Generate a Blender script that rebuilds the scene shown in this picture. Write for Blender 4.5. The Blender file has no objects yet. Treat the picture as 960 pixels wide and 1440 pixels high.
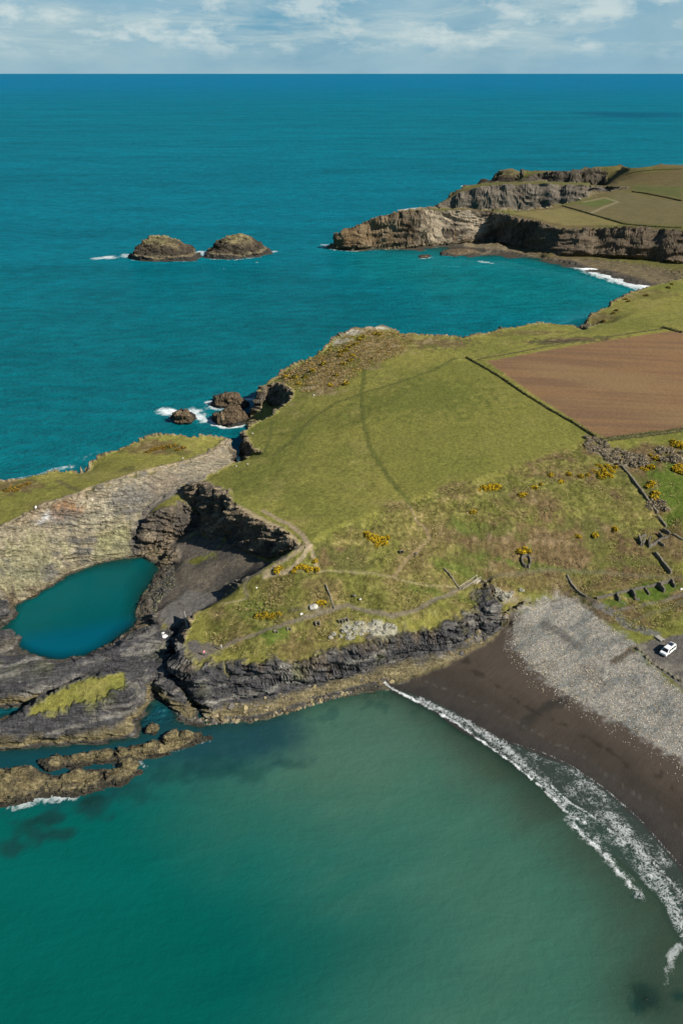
import bpy, bmesh, math, random
import numpy as np
from mathutils import Vector, Matrix

R = math.radians
rng = np.random.default_rng(7)
random.seed(7)
scene = bpy.context.scene
C = scene.collection

# ------------------------------------------------------------------ camera
CAM_H = 130.0
F = 1120.0                       # focal length in pixels of the 960x1440 photograph
PITCH = math.atan((720 - 102) / F)
cam_d = bpy.data.cameras.new('camera')
cam_d.sensor_fit = 'VERTICAL'; cam_d.sensor_height = 36.0; cam_d.lens = 28.0
cam_d.clip_start = 1.0; cam_d.clip_end = 200000.0
cam = bpy.data.objects.new('camera', cam_d); C.objects.link(cam)
cam.location = (0, 0, CAM_H); cam.rotation_euler = (R(90) - PITCH, 0, 0)
scene.camera = cam

# ------------------------------------------------------------------ light
SUN_TO = Vector((0.85, -0.49, 0.0)).normalized()
SUN_EL = R(38)
sd = bpy.data.lights.new('sun', 'SUN'); sd.energy = 5.0; sd.angle = R(0.5); sd.color = (1.0, 0.93, 0.82)
sun = bpy.data.objects.new('sun', sd); C.objects.link(sun)
sdir = Vector((SUN_TO.x * math.cos(SUN_EL), SUN_TO.y * math.cos(SUN_EL), math.sin(SUN_EL)))
sun.rotation_euler = sdir.to_track_quat('Z', 'Y').to_euler()
sun.location = sdir * 500

scene.view_settings.view_transform = 'Standard'
scene.view_settings.look = 'None'
scene.view_settings.gamma = 1.0
scene.view_settings.exposure = 0.6

class NT:
    """small helper round a node tree"""
    def __init__(s, tree): s.t = tree; s.n = tree.nodes; s.l = tree.links
    def node(s, typ, **kw):
        n = s.n.new(typ)
        for k, v in kw.items():
            if k == 'ins':
                for i, val in v.items(): s.put(n, i, val)
            else: setattr(n, k, v)
        return n
    def put(s, n, i, val):
        if isinstance(val, bpy.types.NodeSocket): s.l.new(val, n.inputs[i])
        else: n.inputs[i].default_value = val
    def math(s, op, a, b=0.0, clamp=False):
        n = s.node('ShaderNodeMath', operation=op, use_clamp=clamp); s.put(n, 0, a); s.put(n, 1, b); return n.outputs[0]
    def mix(s, fac, a, b, blend='MIX'):
        n = s.node('ShaderNodeMix', data_type='RGBA', blend_type=blend)
        s.put(n, 0, fac); s.put(n, 6, a); s.put(n, 7, b); return n.outputs[2]
    def ramp(s, fac, stops):
        n = s.node('ShaderNodeValToRGB'); e = n.color_ramp.elements
        while len(e) < len(stops): e.new(0.5)
        for el, (p, c) in zip(e, stops):
            el.position = p; el.color = (c, c, c, 1) if not isinstance(c, tuple) else (*c, 1)
        s.put(n, 0, fac); return n.outputs[0]
    def noise(s, vec, scale, detail=4, rough=0.55, dist=0.0):
        n = s.node('ShaderNodeTexNoise'); s.put(n, 'Vector', vec); s.put(n, 'Scale', scale)
        s.put(n, 'Detail', detail); s.put(n, 'Roughness', rough); s.put(n, 'Distortion', dist); return n.outputs[0]

# ------------------------------------------------------------------ world: sky with broken cloud
world = bpy.data.worlds.new('World'); scene.world = world; world.use_nodes = True
w = NT(world.node_tree)
for n in list(w.n): w.n.remove(n)
sky = w.node('ShaderNodeTexSky', sky_type='NISHITA', sun_disc=False)
sky.sun_elevation = SUN_EL
sky.sun_rotation = math.atan2(SUN_TO.x, SUN_TO.y)
sky.air_density = 1.0; sky.dust_density = 0.6; sky.ozone_density = 3.0
SKY_STR = 0.05
def SKYC(r, g, b): return (r / SKY_STR, g / SKY_STR, b / SKY_STR, 1)
tc = w.node('ShaderNodeTexCoord')
sep = w.node('ShaderNodeSeparateXYZ'); w.l.new(tc.outputs['Generated'], sep.inputs[0])
az = w.math('ARCTAN2', sep.outputs[0], sep.outputs[1])
el = w.math('ARCSINE', sep.outputs[2])
def skyvec(sx, sy, ox=0.0, oy=0.0):
    cb = w.node('ShaderNodeCombineXYZ')
    w.put(cb, 0, w.math('MULTIPLY_ADD', az, sx)); cb.inputs[0].links and None
    w.put(cb, 0, w.math('ADD', w.math('MULTIPLY', az, sx), ox))
    w.put(cb, 1, w.math('ADD', w.math('MULTIPLY', el, sy), oy))
    return cb.outputs[0]
low = w.ramp(el, [(0.0, 1.0), (0.08, 0.85), (0.30, 0.0)])          # haze and bright cloud lie low in the sky
veil = w.ramp(w.noise(skyvec(4.0, 13.0, 4.4, 7.7), 1.0, 6, 0.6, 0.4), [(0.34, 0.0), (0.60, 1.0)])
band = w.ramp(w.noise(skyvec(6.0, 34.0, 4.4, 4.4), 1.0, 8, 0.66, 0.5), [(0.46, 0.0), (0.64, 1.0)])
cum = w.ramp(w.noise(skyvec(15.0, 34.0, 7.7, 4.4), 1.0, 8, 0.62, 0.2), [(0.50, 0.0), (0.64, 1.0)])
hi = w.ramp(el, [(0.010, 0.0), (0.030, 1.0)])
shaft = w.ramp(w.noise(skyvec(9.0, 2.0, 1.0, 0.0), 1.0, 3, 0.5, 0.4), [(0.40, 0.0), (0.62, 1.0)])
base = w.mix(1.0, sky.outputs[0], (0.62, 0.90, 1.0, 1), 'MULTIPLY')
base = w.mix(w.math('MULTIPLY', low, 0.8), base, SKYC(0.105, 0.250, 0.37))
c0 = w.mix(w.math('MULTIPLY', w.math('MULTIPLY', shaft, low), 0.55), base, SKYC(0.20, 0.335, 0.42))
c1 = w.mix(w.math('MULTIPLY', w.math('MULTIPLY', veil, low), 0.80), c0, SKYC(0.24, 0.345, 0.385))
c2 = w.mix(w.math('MULTIPLY', w.math('MULTIPLY', w.math('MULTIPLY', band, hi), low), 0.75), c1, SKYC(0.34, 0.42, 0.43))
c3 = w.mix(w.math('MULTIPLY', w.math('MULTIPLY', w.math('MULTIPLY', cum, hi), low), 0.75), c2, SKYC(0.43, 0.49, 0.48))
bg = w.node('ShaderNodeBackground'); w.l.new(c3, bg.inputs[0]); bg.inputs[1].default_value = SKY_STR
wo = w.node('ShaderNodeOutputWorld'); w.l.new(bg.outputs[0], wo.inputs[0])

# ------------------------------------------------------------------ pixel <-> place
CP, SP = math.cos(PITCH), math.sin(PITCH)
def P(px, py, h=0.0):
    """place at height h that the photograph shows at pixel (px, py)"""
    u = (px - 480) / F; v = (py - 720) / F
    dx, dy, dz = u, CP - v * SP, -SP - v * CP
    t = (CAM_H - h) / (-dz)
    return (dx * t, dy * t, h)
def Q(px, py, h, dx=0, dy=0, z=None):
    x, y, _ = P(px, py, h); return (x + dx, y + dy, h if z is None else z)
def S(px, py, z):                      # on the sea bed below the water seen at a pixel
    x, y, _ = P(px, py, 0.0); return (x, y, z)
def V(px, py, yy):
    """place on the upright plane at distance yy that the photograph shows at a pixel"""
    u = (px - 480) / F; v = (py - 720) / F; t = yy / (CP - v * SP)
    return (u * t, yy, CAM_H + t * (-SP - v * CP))
def over(pts, foot, off):
    """cliff top pixels set back off metres behind the cliff foot line"""
    fx = [480 + F * p[0] / (p[1] * CP + (CAM_H - p[2]) * SP) for p in foot]
    return [V(px, py, float(np.interp(px, fx, [p[1] for p in foot])) + o) for (px, py), o in zip(pts, off if isinstance(off, list) else [off] * len(pts))]
def PL(pts): return [P(*p) for p in pts]
def SL(pts): return [S(*p) for p in pts]

# ------------------------------------------------------------------ noise in numpy
_perm = rng.permutation(256); _perm = np.concatenate([_perm, _perm, _perm])
_ga = rng.normal(size=(256, 3)); _ga /= np.linalg.norm(_ga, axis=1)[:, None]; _ga = _ga.astype(np.float32)
def noise3(x, y, z):
    x = np.asarray(x, np.float32); y = np.asarray(y, np.float32); z = np.asarray(z, np.float32)
    xi = np.floor(x).astype(np.int32); yi = np.floor(y).astype(np.int32); zi = np.floor(z).astype(np.int32)
    xf = x - xi; yf = y - yi; zf = z - zi
    fx = xf * xf * xf * (xf * (xf * 6 - 15) + 10); fy = yf * yf * yf * (yf * (yf * 6 - 15) + 10); fz = zf * zf * zf * (zf * (zf * 6 - 15) + 10)
    xi &= 255; yi &= 255; zi &= 255
    out = 0
    for a in (0, 1):
        pa = _perm[xi + a]; wa = fx if a else 1 - fx
        for b in (0, 1):
            pb = _perm[pa + yi + b]; wb = wa * (fy if b else 1 - fy)
            for c in (0, 1):
                g = _ga[_perm[pb + zi + c]]; wc = wb * (fz if c else 1 - fz)
                out = out + wc * (g[..., 0] * (xf - a) + g[..., 1] * (yf - b) + g[..., 2] * (zf - c))
    return out * 1.6
_gb = rng.uniform(0, 2 * np.pi, 256); _gx = np.cos(_gb).astype(np.float32); _gy = np.sin(_gb).astype(np.float32)
def noise2(x, y):
    x = np.asarray(x, np.float32); y = np.asarray(y, np.float32)
    xi = np.floor(x).astype(np.int32); yi = np.floor(y).astype(np.int32)
    xf = x - xi; yf = y - yi
    fx = xf * xf * xf * (xf * (xf * 6 - 15) + 10); fy = yf * yf * yf * (yf * (yf * 6 - 15) + 10)
    xi &= 255; yi &= 255
    out = 0
    for a in (0, 1):
        pa = _perm[xi + a]; wa = fx if a else 1 - fx
        for b in (0, 1):
            k = _perm[pa + yi + b]; wb = wa * (fy if b else 1 - fy)
            out = out + wb * (_gx[k] * (xf - a) + _gy[k] * (yf - b))
    return out * 1.5
def fbm2(x, y, o=4, g=0.5):
    s = 0; a = 1
    for i in range(o):
        s = s + a * noise2(x * 2**i + 17.3 * i, y * 2**i - 9.1 * i); a *= g
    return s
def fbm3(x, y, z, o=3, g=0.5):
    s = 0; a = 1
    for i in range(o):
        s = s + a * noise3(x * 2**i + 17.3 * i, y * 2**i - 9.1 * i, z * 2**i + 3.7 * i); a *= g
    return s
def ridge3(x, y, z, o=3, g=0.5):
    s = 0; a = 1
    for i in range(o):
        s = s + a * (1 - 2.2 * np.abs(noise3(x * 2**i + 5.3 * i, y * 2**i + 11 * i, z * 2**i - 7 * i))); a *= g
    return s
def sstep(a, b, x):
    t = np.clip((x - a) / (b - a), 0, 1); return t * t * (3 - 2 * t)
def inpoly(x, y, poly):
    r = np.zeros(np.shape(x), bool); n = len(poly)
    for i in range(n):
        x0, y0 = poly[i][:2]; x1, y1 = poly[i - 1][:2]
        c = ((y0 > y) != (y1 > y)) & (x < (x1 - x0) * (y - y0) / (y1 - y0 + 1e-12) + x0)
        r ^= c
    return r
def dline(x, y, pts):
    """distance to a polyline and parameter 0..1 along it"""
    best = np.full(np.shape(x), 1e9, np.float32); par = np.zeros(np.shape(x), np.float32)
    n = len(pts) - 1
    for i in range(n):
        ax, ay = pts[i][:2]; bx, by = pts[i + 1][:2]
        vx, vy = bx - ax, by - ay; L = vx * vx + vy * vy + 1e-9
        t = np.clip(((x - ax) * vx + (y - ay) * vy) / L, 0, 1)
        d = np.hypot(x - ax - t * vx, y - ay - t * vy)
        m = d < best; best = np.where(m, d, best); par = np.where(m, (i + t) / n, par)
    return best, par
def dpoly(x, y, poly):
    """signed distance, positive inside"""
    d, _ = dline(x, y, list(poly) + [poly[0]])
    return np.where(inpoly(x, y, poly), d, -d)

# ------------------------------------------------------------------ terrain: breaklines and a membrane between them
class Field:
    def __init__(s, x0, x1, y0, y1, cell, lines, warp=0.0, wl=10.0):
        s.x0, s.y0, s.c = x0, y0, cell
        nx = int((x1 - x0) / cell) // 32 * 32 + 1; ny = int((y1 - y0) / cell) // 32 * 32 + 1
        acc = np.zeros((ny, nx)); cnt = np.zeros((ny, nx))
        for ln in lines:
            for a, b in zip(ln[:-1], ln[1:]):
                k = max(2, int(math.dist(a[:2], b[:2]) / cell * 3) + 2)
                t = np.linspace(0, 1, k)
                ix = np.round((a[0] + (b[0] - a[0]) * t - x0) / cell).astype(int); iy = np.round((a[1] + (b[1] - a[1]) * t - y0) / cell).astype(int)
                z = a[2] + (b[2] - a[2]) * t
                ok = (ix >= 0) & (ix < nx) & (iy >= 0) & (iy < ny)
                np.add.at(acc, (iy[ok], ix[ok]), z[ok]); np.add.at(cnt, (iy[ok], ix[ok]), 1)
        levels = [(acc, cnt)]
        for _ in range(5):
            a, c = levels[-1]
            h, wd = (a.shape[0] + 1) // 2, (a.shape[1] + 1) // 2
            a2 = np.zeros((h, wd)); c2 = np.zeros((h, wd))
            iy, ix = np.nonzero(c); v = a[iy, ix] / c[iy, ix]
            np.add.at(a2, (iy // 2, ix // 2), v); np.add.at(c2, (iy // 2, ix // 2), 1)
            levels.append((a2, c2))
        u = None
        for li, (a, c) in enumerate(reversed(levels)):
            m = c > 0; v = np.where(m, a / np.maximum(c, 1), 0)
            if u is None: u = np.where(m, v, v[m].mean())
            else:
                h, wd = a.shape
                yy = np.minimum(np.arange(h) / 2, u.shape[0] - 1); xx = np.minimum(np.arange(wd) / 2, u.shape[1] - 1)
                y0i = np.floor(yy).astype(int); x0i = np.floor(xx).astype(int)
                y1i = np.minimum(y0i + 1, u.shape[0] - 1); x1i = np.minimum(x0i + 1, u.shape[1] - 1)
                fy = (yy - y0i)[:, None]; fx = (xx - x0i)[None]
                u = (u[y0i][:, x0i] * (1 - fx) + u[y0i][:, x1i] * fx) * (1 - fy) + (u[y1i][:, x0i] * (1 - fx) + u[y1i][:, x1i] * fx) * fy
                u[m] = v[m]
            for _ in range([400, 160, 120, 90, 70, 60][li]):
                p = np.pad(u, 1, mode='edge')
                n = 0.25 * (p[:-2, 1:-1] + p[2:, 1:-1] + p[1:-1, :-2] + p[1:-1, 2:])
                u = np.where(m, v, n)
        s.u = u.astype(np.float32); s.warp = warp; s.wl = wl
    def raw(s, x, y):
        fx = np.clip((x - s.x0) / s.c, 0, s.u.shape[1] - 1.001); fy = np.clip((y - s.y0) / s.c, 0, s.u.shape[0] - 1.001)
        ix = fx.astype(int); iy = fy.astype(int); tx = fx - ix; ty = fy - iy
        u = s.u
        return (u[iy, ix] * (1 - tx) + u[iy, ix + 1] * tx) * (1 - ty) + (u[iy + 1, ix] * (1 - tx) + u[iy + 1, ix + 1] * tx) * ty
    def __call__(s, x, y):
        x = np.asarray(x, np.float64); y = np.asarray(y, np.float64)
        if s.warp:
            wx = s.warp * fbm2(x / s.wl + 31, y / s.wl + 7, 2, 0.45); wy = s.warp * fbm2(x / s.wl - 11, y / s.wl + 57, 2, 0.45)
            return s.raw(x + wx, y + wy)
        return s.raw(x, y)

def back(pts, dy, z, dx=0.0):
    return [(x + dx, y + dy, z) for x, y, _ in pts]

near = []
# --- western headland beyond the lagoon
rim_w = PL([(-110, 805, 19), (-60, 775, 19), (0, 742, 19), (43, 720, 19.5), (67, 707, 19.5), (113, 693, 19.5), (127, 685, 19.5), (160, 675, 19.5),
            (187, 665, 19.5), (233, 655, 19), (280, 643, 18), (306, 630, 16.6), (317, 621, 16)])
sky_w = PL([(-110, 715, 16), (-60, 703, 17), (0, 680, 17), (60, 668, 17), (95, 664, 15.5), (118, 654, 14), (150, 641, 16.5), (180, 626, 18.5), (212, 616, 19), (240, 612, 19), (280, 614, 18), (308, 617, 16.2), (317, 621, 16)])
near += [rim_w, sky_w, back(sky_w, 7, -5, -1) + [Q(317, 621, 16, 4, 4, -4), Q(327, 633, 10, 3, -1, 0)]]
near += [back(sky_w, 40, -9)]
near += [[Q(96, 666, 15, 0, 1.0, 8), Q(118, 657, 14, 0, 2.0, 2), Q(146, 645, 15, 0, 2, 8)]]
# --- lagoon
lag = PL([(17, 853), (53, 832), (100, 808), (133, 794), (187, 783), (227, 779), (233, 790), (215, 815), (200, 840), (192, 865), (187, 885),
          (167, 902), (143, 911), (110, 924), (83, 929), (43, 919), (23, 911), (0, 926), (-20, 930), (-22, 890), (7, 880), (20, 868), (17, 853)])
near += [lag]
near += [SL([(50, 880, -9), (110, 890, -10), (140, 855, -8), (145, 820, -7), (110, 832, -9), (60, 855, -9), (50, 880, -9)])]
near += [SL([(212, 792, -0.8), (196, 815, -1.1), (184, 842, -1.2), (178, 872, -1.2)]), SL([(196, 788, -2.0), (178, 815, -2.4), (168, 848, -2.6), (164, 880, -2.2)])]
# left spits
near += [PL([(-60, 880, 5), (-20, 862, 4.5), (8, 858, 3)]), PL([(-60, 912, 4.5), (-20, 895, 4), (14, 893, 2)])]
# --- quarry track, hump and promontory
near += [PL([(187, 777, 1.5), (196, 745, 7), (207, 722, 10), (222, 705, 13), (250, 690, 14.5), (275, 681, 15), (300, 664, 15.5), (320, 649, 16), (333, 652, 16.3)]),
         PL([(181, 776, 1.5), (188, 745, 7.4), (200, 720, 10.5), (216, 700, 13.3), (246, 684, 15)])]
near += [PL([(197, 776, 1.5), (201, 750, 7), (213, 727, 11.5), (232, 712, 13.6), (250, 704, 14.3), (265, 707, 14), (277, 719, 12.6)]),
         PL([(197, 779, 0.6), (222, 771, 2.5), (238, 762, 4), (262, 748, 6), (276, 742, 7.5)]),
         PL([(206, 757, 6), (232, 741, 8.4), (262, 730, 10), (274, 731, 10)])]
near += [PL([(252, 694, 14.8), (264, 706, 13.8), (278, 719, 12), (284, 737, 9), (287, 756, 7)]),
         PL([(268, 683, 16.5), (275, 680, 19.5), (283, 678, 20), (300, 687, 21), (323, 692, 22), (328, 709, 22.3)]),
         PL([(283, 678, 20), (288, 696, 18.2), (294, 714, 15.2), (299, 726, 12.6)]), PL([(306, 688, 21.3), (311, 706, 19.0), (314, 722, 16.0), (316, 737, 12.2), (316, 755, 10.2)]),
         PL([(295, 695, 17.0), (301, 708, 14.6), (304, 722, 12.8), (308, 734, 11.8)]), PL([(322, 700, 20.5), (322, 716, 16.0), (321, 735, 11.8)]), PL([(276, 690, 16.0), (283, 706, 13.6), (289, 722, 11.6)]),
         PL([(291, 733, 11.5), (294, 745, 9.5), (293, 757, 7.5)]),
         PL([(228, 784, 2.5), (240, 776, 4), (255, 766, 6), (283, 760, 7.5), (313, 762, 9.5)]),
         PL([(233, 795, 0.5), (243, 800, 3), (258, 790, 5), (275, 795, 5.5), (300, 785, 8)])]
# --- dark quarry wall under the field
rim_q = PL([(328, 709, 22.3), (340, 713, 22.3), (357, 723, 22), (380, 735, 22), (397, 743, 22), (412, 754, 22), (424, 767, 22)])
near += [rim_q, PL([(315, 755, 10.2), (325, 764, 11), (337, 771, 11.6), (357, 778, 12), (383, 787, 13.2), (405, 781, 17), (424, 768, 22)])]
near += [PL([(300, 800, 7.6), (330, 797, 9.6), (360, 796, 11.3)]), PL([(285, 822, 6.4), (305, 822, 7.2), (322, 822, 8)])]
near += [PL([(223, 860, 4.6), (245, 846, 5.2), (280, 833, 6), (310, 836, 7), (297, 850, 6.4), (280, 860, 5.8), (260, 873, 5), (237, 883, 4.4), (223, 860, 4.6)])]
near += [PL([(222, 838, 2.8), (240, 828, 4), (258, 812, 5)]), PL([(205, 855, 1), (212, 872, 1.8), (219, 878, 2.0)])]
# --- grass lip over the quarry floor, then channel
lip = PL([(424, 768, 22), (400, 783, 19.5), (367, 802, 16.5), (350, 815, 14), (343, 828, 12.7), (349, 842, 12), (332, 846, 11.6), (313, 848, 11.2), (293, 857, 10.2), (273, 868, 9.6)])
near += [lip, [Q(345, 806, 12, -1.5, 0, 10.5), Q(330, 822, 9, 0, 0, 8.6), Q(322, 838, 7.8), Q(300, 849, 6.8), Q(278, 864, 6), Q(262, 876, 5)]]
rim_c = PL([(273, 868, 9.6), (265, 884, 9.2), (259, 898, 9.2), (255, 909, 9.2), (255, 916, 9.2), (266, 927, 9), (279, 935, 8.6)])
near += [rim_c]
near += [PL([(262, 878, 4.5), (252, 890, 2), (245, 905, 0.8), (240, 922, 0.2), (247, 948, 0), (262, 974, -0.2), (277, 996, -0.6), (290, 1014, -1)])]
near += [PL([(237, 885, 4.2), (230, 900, 4), (227, 918, 4), (232, 940, 4), (243, 962, 3.4), (258, 985, 2.4), (268, 1004, 1)])]
near += [PL([(279, 937, 8.4), (283, 950, 7.4), (290, 966, 5.4), (296, 985, 3), (302, 1000, 1.6)])]
# --- ridge between lagoon and bay
near += [PL([(-60, 935, 5), (0, 934, 4.4), (40, 928, 4), (83, 938, 4.2), (140, 922, 4.6), (190, 897, 4.6), (214, 884, 3.6), (222, 890, 3.4)])]
near += [PL([(-60, 975, 3.6), (0, 972, 3), (60, 965, 3), (120, 945, 3.4), (180, 930, 3.8), (215, 930, 3.6)])]
near += [PL([(-60, 1003, 0), (0, 997, 0), (40, 990, 0), (62, 984, 0)]), SL([(-60, 1006, -1.2), (0, 1002, -1.2), (45, 992, -0.6)]), PL([(-60, 1016, 0), (0, 1011, 0), (40, 1000, 0), (62, 986, 0.4)])]
# --- grass topped rock
top_g = PL([(53, 993, 5.4), (100, 963, 6.8), (133, 953, 7.2), (176, 949, 6.6), (170, 968, 6.2), (143, 983, 5.8), (117, 988, 5.6), (67, 1000, 5), (53, 993, 5.4)])
near += [top_g, PL([(-60, 1030, 2.4), (0, 1018, 2.8), (28, 1006, 3.8), (53, 993, 5.4)])]
near += [PL([(72, 980, 1.4), (110, 955, 3), (140, 946, 3.4), (182, 943, 4), (192, 962, 3.4), (196, 985, 2.6), (186, 1005, 1.4)])]
base_g = PL([(-60, 1058, 0), (0, 1054, 0), (33, 1054, 0), (67, 1051, 0), (117, 1046, 0), (160, 1044, 0), (195, 1038, 0), (193, 1026, 0), (184, 1012, 0), (190, 1010, 0.2), (207, 1000, 0), (211, 984, 0), (213, 973, 0), (225, 976, 0), (240, 990, 0), (247, 1006, 0), (256, 1014, 0), (275, 1018, 0), (290, 1016, 0)])
near += [base_g, PL([(-60, 1044, 1.6), (0, 1042, 1.7), (67, 1038, 1.8), (117, 1030, 2.0), (160, 1026, 1.8), (184, 1024, 1)])]
near += [SL([(222, 995, -1.2), (232, 1003, -1.4), (210, 1012, -1.4)])]
# --- southern cliff of the headland
foot_s = PL([(290, 1016, 0), (310, 1016, 0), (345, 1013, 0), (380, 1006, 0), (415, 1000, 0), (450, 987, 0), (490, 975, 0), (520, 966, 0), (540, 963, 0.2), (570, 957, 0.7), (610, 943, 1), (650, 922, 1.3), (690, 900, 1.7), (712, 880, 2.1)])
near += [foot_s]
near += [PL([(302, 992, 2.2), (330, 987, 2.3), (370, 977, 2.4), (430, 963, 2.4), (500, 947, 2.2), (560, 930, 2.1), (620, 912, 2.3), (660, 893, 2.8), (683, 880, 3.6)])]
near += [PL([(279, 935, 8.6), (300, 940, 8.4), (318, 934, 8.7), (345, 930, 9.6), (375, 930, 10.0), (410, 934, 8.2), (430, 928, 8.2), (455, 918, 8.9), (500, 905, 9.2), (530, 900, 8.2), (560, 894, 7.7), (600, 886, 7.6), (640, 872, 7.7), (662, 862, 8.0), (673, 857, 7.6)])]
near += [PL([(666, 834, 9.0), (669, 846, 8.5), (673, 857, 7.6), (682, 868, 6.4), (689, 876, 5.0)]), PL([(676, 826, 8.8), (678, 837, 3.8), (683, 852, 2.8), (691, 868, 2.4), (700, 882, 2.2)]),
         PL([(684, 826, 9.7), (688, 838, 9.6), (696, 852, 8.8), (705, 862, 6.8), (716, 862, 5.0), (735, 858, 5.2), (757, 846, 4.9), (780, 838, 4.6)]), PL([(706, 868, 3), (722, 868, 2.8), (742, 856, 3.3), (764, 846, 3.9)])]
# --- coast path bench, slope, field
near += [PL([(288, 918, 9.2), (300, 915, 9.4), (330, 902, 10.6), (400, 878, 11.8), (450, 862, 12.2), (490, 851, 12.4), (510, 856, 12.0), (550, 866, 11.0), (600, 851, 10.5), (650, 827, 9.7), (690, 815, 9.4), (740, 803, 8.8), (800, 803, 8), (880, 808, 7.6), (960, 812, 7.8), (1060, 815, 8.5)])]
near += [PL([(424, 767, 22), (437, 757, 22.4), (480, 738, 22.6), (560, 706, 23), (640, 681, 23.5), (740, 651, 24.2), (820, 622, 25), (838, 613, 25.6)])]
near += [PL([(500, 600, 22.5), (560, 560, 24.5), (640, 505, 27)]), PL([(420, 650, 19.5), (470, 640, 21), (600, 630, 24)])]
near += [PL([(660, 506, 27), (700, 530, 27), (760, 570, 26.6), (838, 613, 25.6), (900, 610, 26.2), (960, 603, 26.8), (1060, 596, 28)]), PL([(660, 504, 27), (800, 482, 29), (935, 463, 31), (1060, 452, 33)])]
near += [PL([(700, 740, 18.5), (800, 705, 19.5), (880, 680, 20)]), PL([(930, 645, 24), (940, 700, 19), (938, 742, 14), (925, 766, 11.5), (900, 800, 8.6)]), PL([(1060, 640, 25), (1060, 720, 18), (1060, 780, 11.5)])]
near += [PL([(836, 845, 5.6), (880, 832, 6.2), (944, 815, 7.2)]), PL([(850, 858, 5), (900, 846, 5.4), (960, 832, 6)]), PL([(860, 880, 4.6), (905, 893, 4.4), (960, 872, 5), (1060, 862, 5.4)])]
# --- car park, shingle bank, sand
near += [PL([(898, 905, 4.3), (930, 900, 4.2), (960, 893, 4.2), (1060, 885, 4.4)]), PL([(905, 920, 4.2), (935, 940, 4.2), (960, 955, 4.2), (1060, 1010, 4.2)])]
near += [PL([(764, 846, 3.9), (790, 840, 4.3), (812, 845, 4.4), (838, 866, 4.5), (870, 890, 4.6), (893, 906, 4.6), (915, 935, 4.5), (960, 975, 4.5), (1060, 1065, 4.4)])]
near += [PL([(715, 880, 2.2), (718, 900, 2.2), (745, 935, 2.1), (800, 972, 2.0), (870, 1008, 2.0), (960, 1060, 1.9), (1060, 1120, 1.8)])]
near += [PL([(546, 963, 0.2), (600, 985, 0.3), (650, 1012, 0.3), (700, 1040, 0.3), (760, 1065, 0.3), (830, 1105, 0.3), (900, 1152, 0.3), (960, 1215, 0.3), (1060, 1330, 0.3)])]
near += [SL([(540, 975, -0.3), (600, 1013, -0.4), (660, 1055, -0.4), (720, 1100, -0.4), (780, 1145, -0.4), (840, 1200, -0.4), (900, 1265, -0.4), (950, 1330, -0.4), (1000, 1440, -0.5), (1010, 1500, -0.5)])]
near += [SL([(300, 1040, -1.6), (400, 1025, -1.2), (480, 1003, -0.9), (540, 1000, -0.9), (620, 1080, -1.3), (760, 1250, -1.5), (800, 1440, -1.6), (800, 1600, -1.6)])]
near += [SL([(-100, 1150, -2.4), (100, 1135, -2.2), (300, 1100, -3), (480, 1080, -2.5), (560, 1160, -2.6), (600, 1440, -3.0)]), SL([(-100, 1300, -5), (250, 1230, -4.5), (300, 1600, -5)])]
near += [SL([(-60, 1070, -1.4), (0, 1068, -1.4), (150, 1055, -1.2), (215, 1043, -1.2), (260, 1026, -1.0)])]
near += [SL([(20, 1165, -1.0), (70, 1150, -0.9)]), SL([(110, 1128, -0.5), (150, 1122, -0.5)]), SL([(895, 1390, -0.15), (912, 1405, 0.05), (925, 1420, -0.1)])]
# --- coves on the north side of the field
near += [PL([(333, 652, 16.3), (345, 646, 16.6), (356, 646, 16.8), (374, 642, 17.3), (377, 634, 17.4), (360, 629, 17), (350, 622, 16), (346, 612, 15), (343, 606, 14.4), (356, 597, 14.6), (372, 590, 15.4), (386, 583, 16), (398, 572, 16.8), (410, 560, 17.4), (412, 548, 17.8)]),
         PL([(412, 548, 17.8), (402, 538, 16.5), (385, 538, 14.5), (372, 543, 13.2), (365, 551, 12.2)])]
near += [[Q(332, 646, 13, 0, 0, 6), Q(342, 640, 12, 0, 0, 3), Q(340, 632, 8, 0, 0, 0.5), Q(333, 632, 5, 0, 0, -0.5), Q(322, 618, 4, 0, 0, -3)], [Q(352, 641, 14.5), Q(366, 640, 15.6)],
         [Q(343, 604, 14.4, -1.5, 4, -2), Q(360, 594, 14.6, -0.5, 5, 0), Q(380, 584, 15.5, 0, 6, 1), Q(396, 573, 16.5, 1, 6, 3), Q(404, 562, 17, 0, 4, 7)],
         [Q(360, 588, 0, -2, 0, -1.5), Q(364, 578, 2.5, 0, 0, 2.0), Q(380, 568, 6, 0, 0, 5), Q(398, 560, 12, 0, 0, 9)]]
sky_m = PL([(365, 551, 12.2), (385, 535, 14.2), (412, 517, 17), (450, 497, 21.5), (478, 473, 26), (500, 461, 28), (520, 459, 28.5), (545, 461, 28), (562, 468, 27), (600, 472, 27), (650, 476, 27), (700, 465, 27.5), (760, 455, 28), (800, 457, 28), (813, 462, 27.5)])
near += [sky_m, back(sky_m[:4], 6, -3, -5) + back(sky_m[4:], 9, -3, -1), back(sky_m, 40, -8, -6)]
sky_n = PL([(816, 461, 21), (828, 449, 25), (845, 437, 26.5), (880, 416, 29), (920, 401, 31), (960, 393, 32), (1060, 372, 34)])
near += [sky_n, back(sky_n, 12, 1, -3), back(sky_n, 40, 0.2, -6)]
near += [[Q(813, 462, 27.5, 1, 5, 3), Q(830, 459, 27.5, 3, 7, 12), Q(850, 455, 28, 0, 4, 24)], PL([(823, 463, 28), (860, 452, 28.8), (960, 420, 30.5)])]
near += [PL([(440, 540, 19.5), (470, 505, 23), (500, 480, 26)]), PL([(560, 500, 26), (640, 488, 27)])]
east = [(300, 250, 26), (320, 330, 31), (340, 440, 34), (330, 480, 33), (320, 560, 31), (330, 640, 28)]
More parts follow.
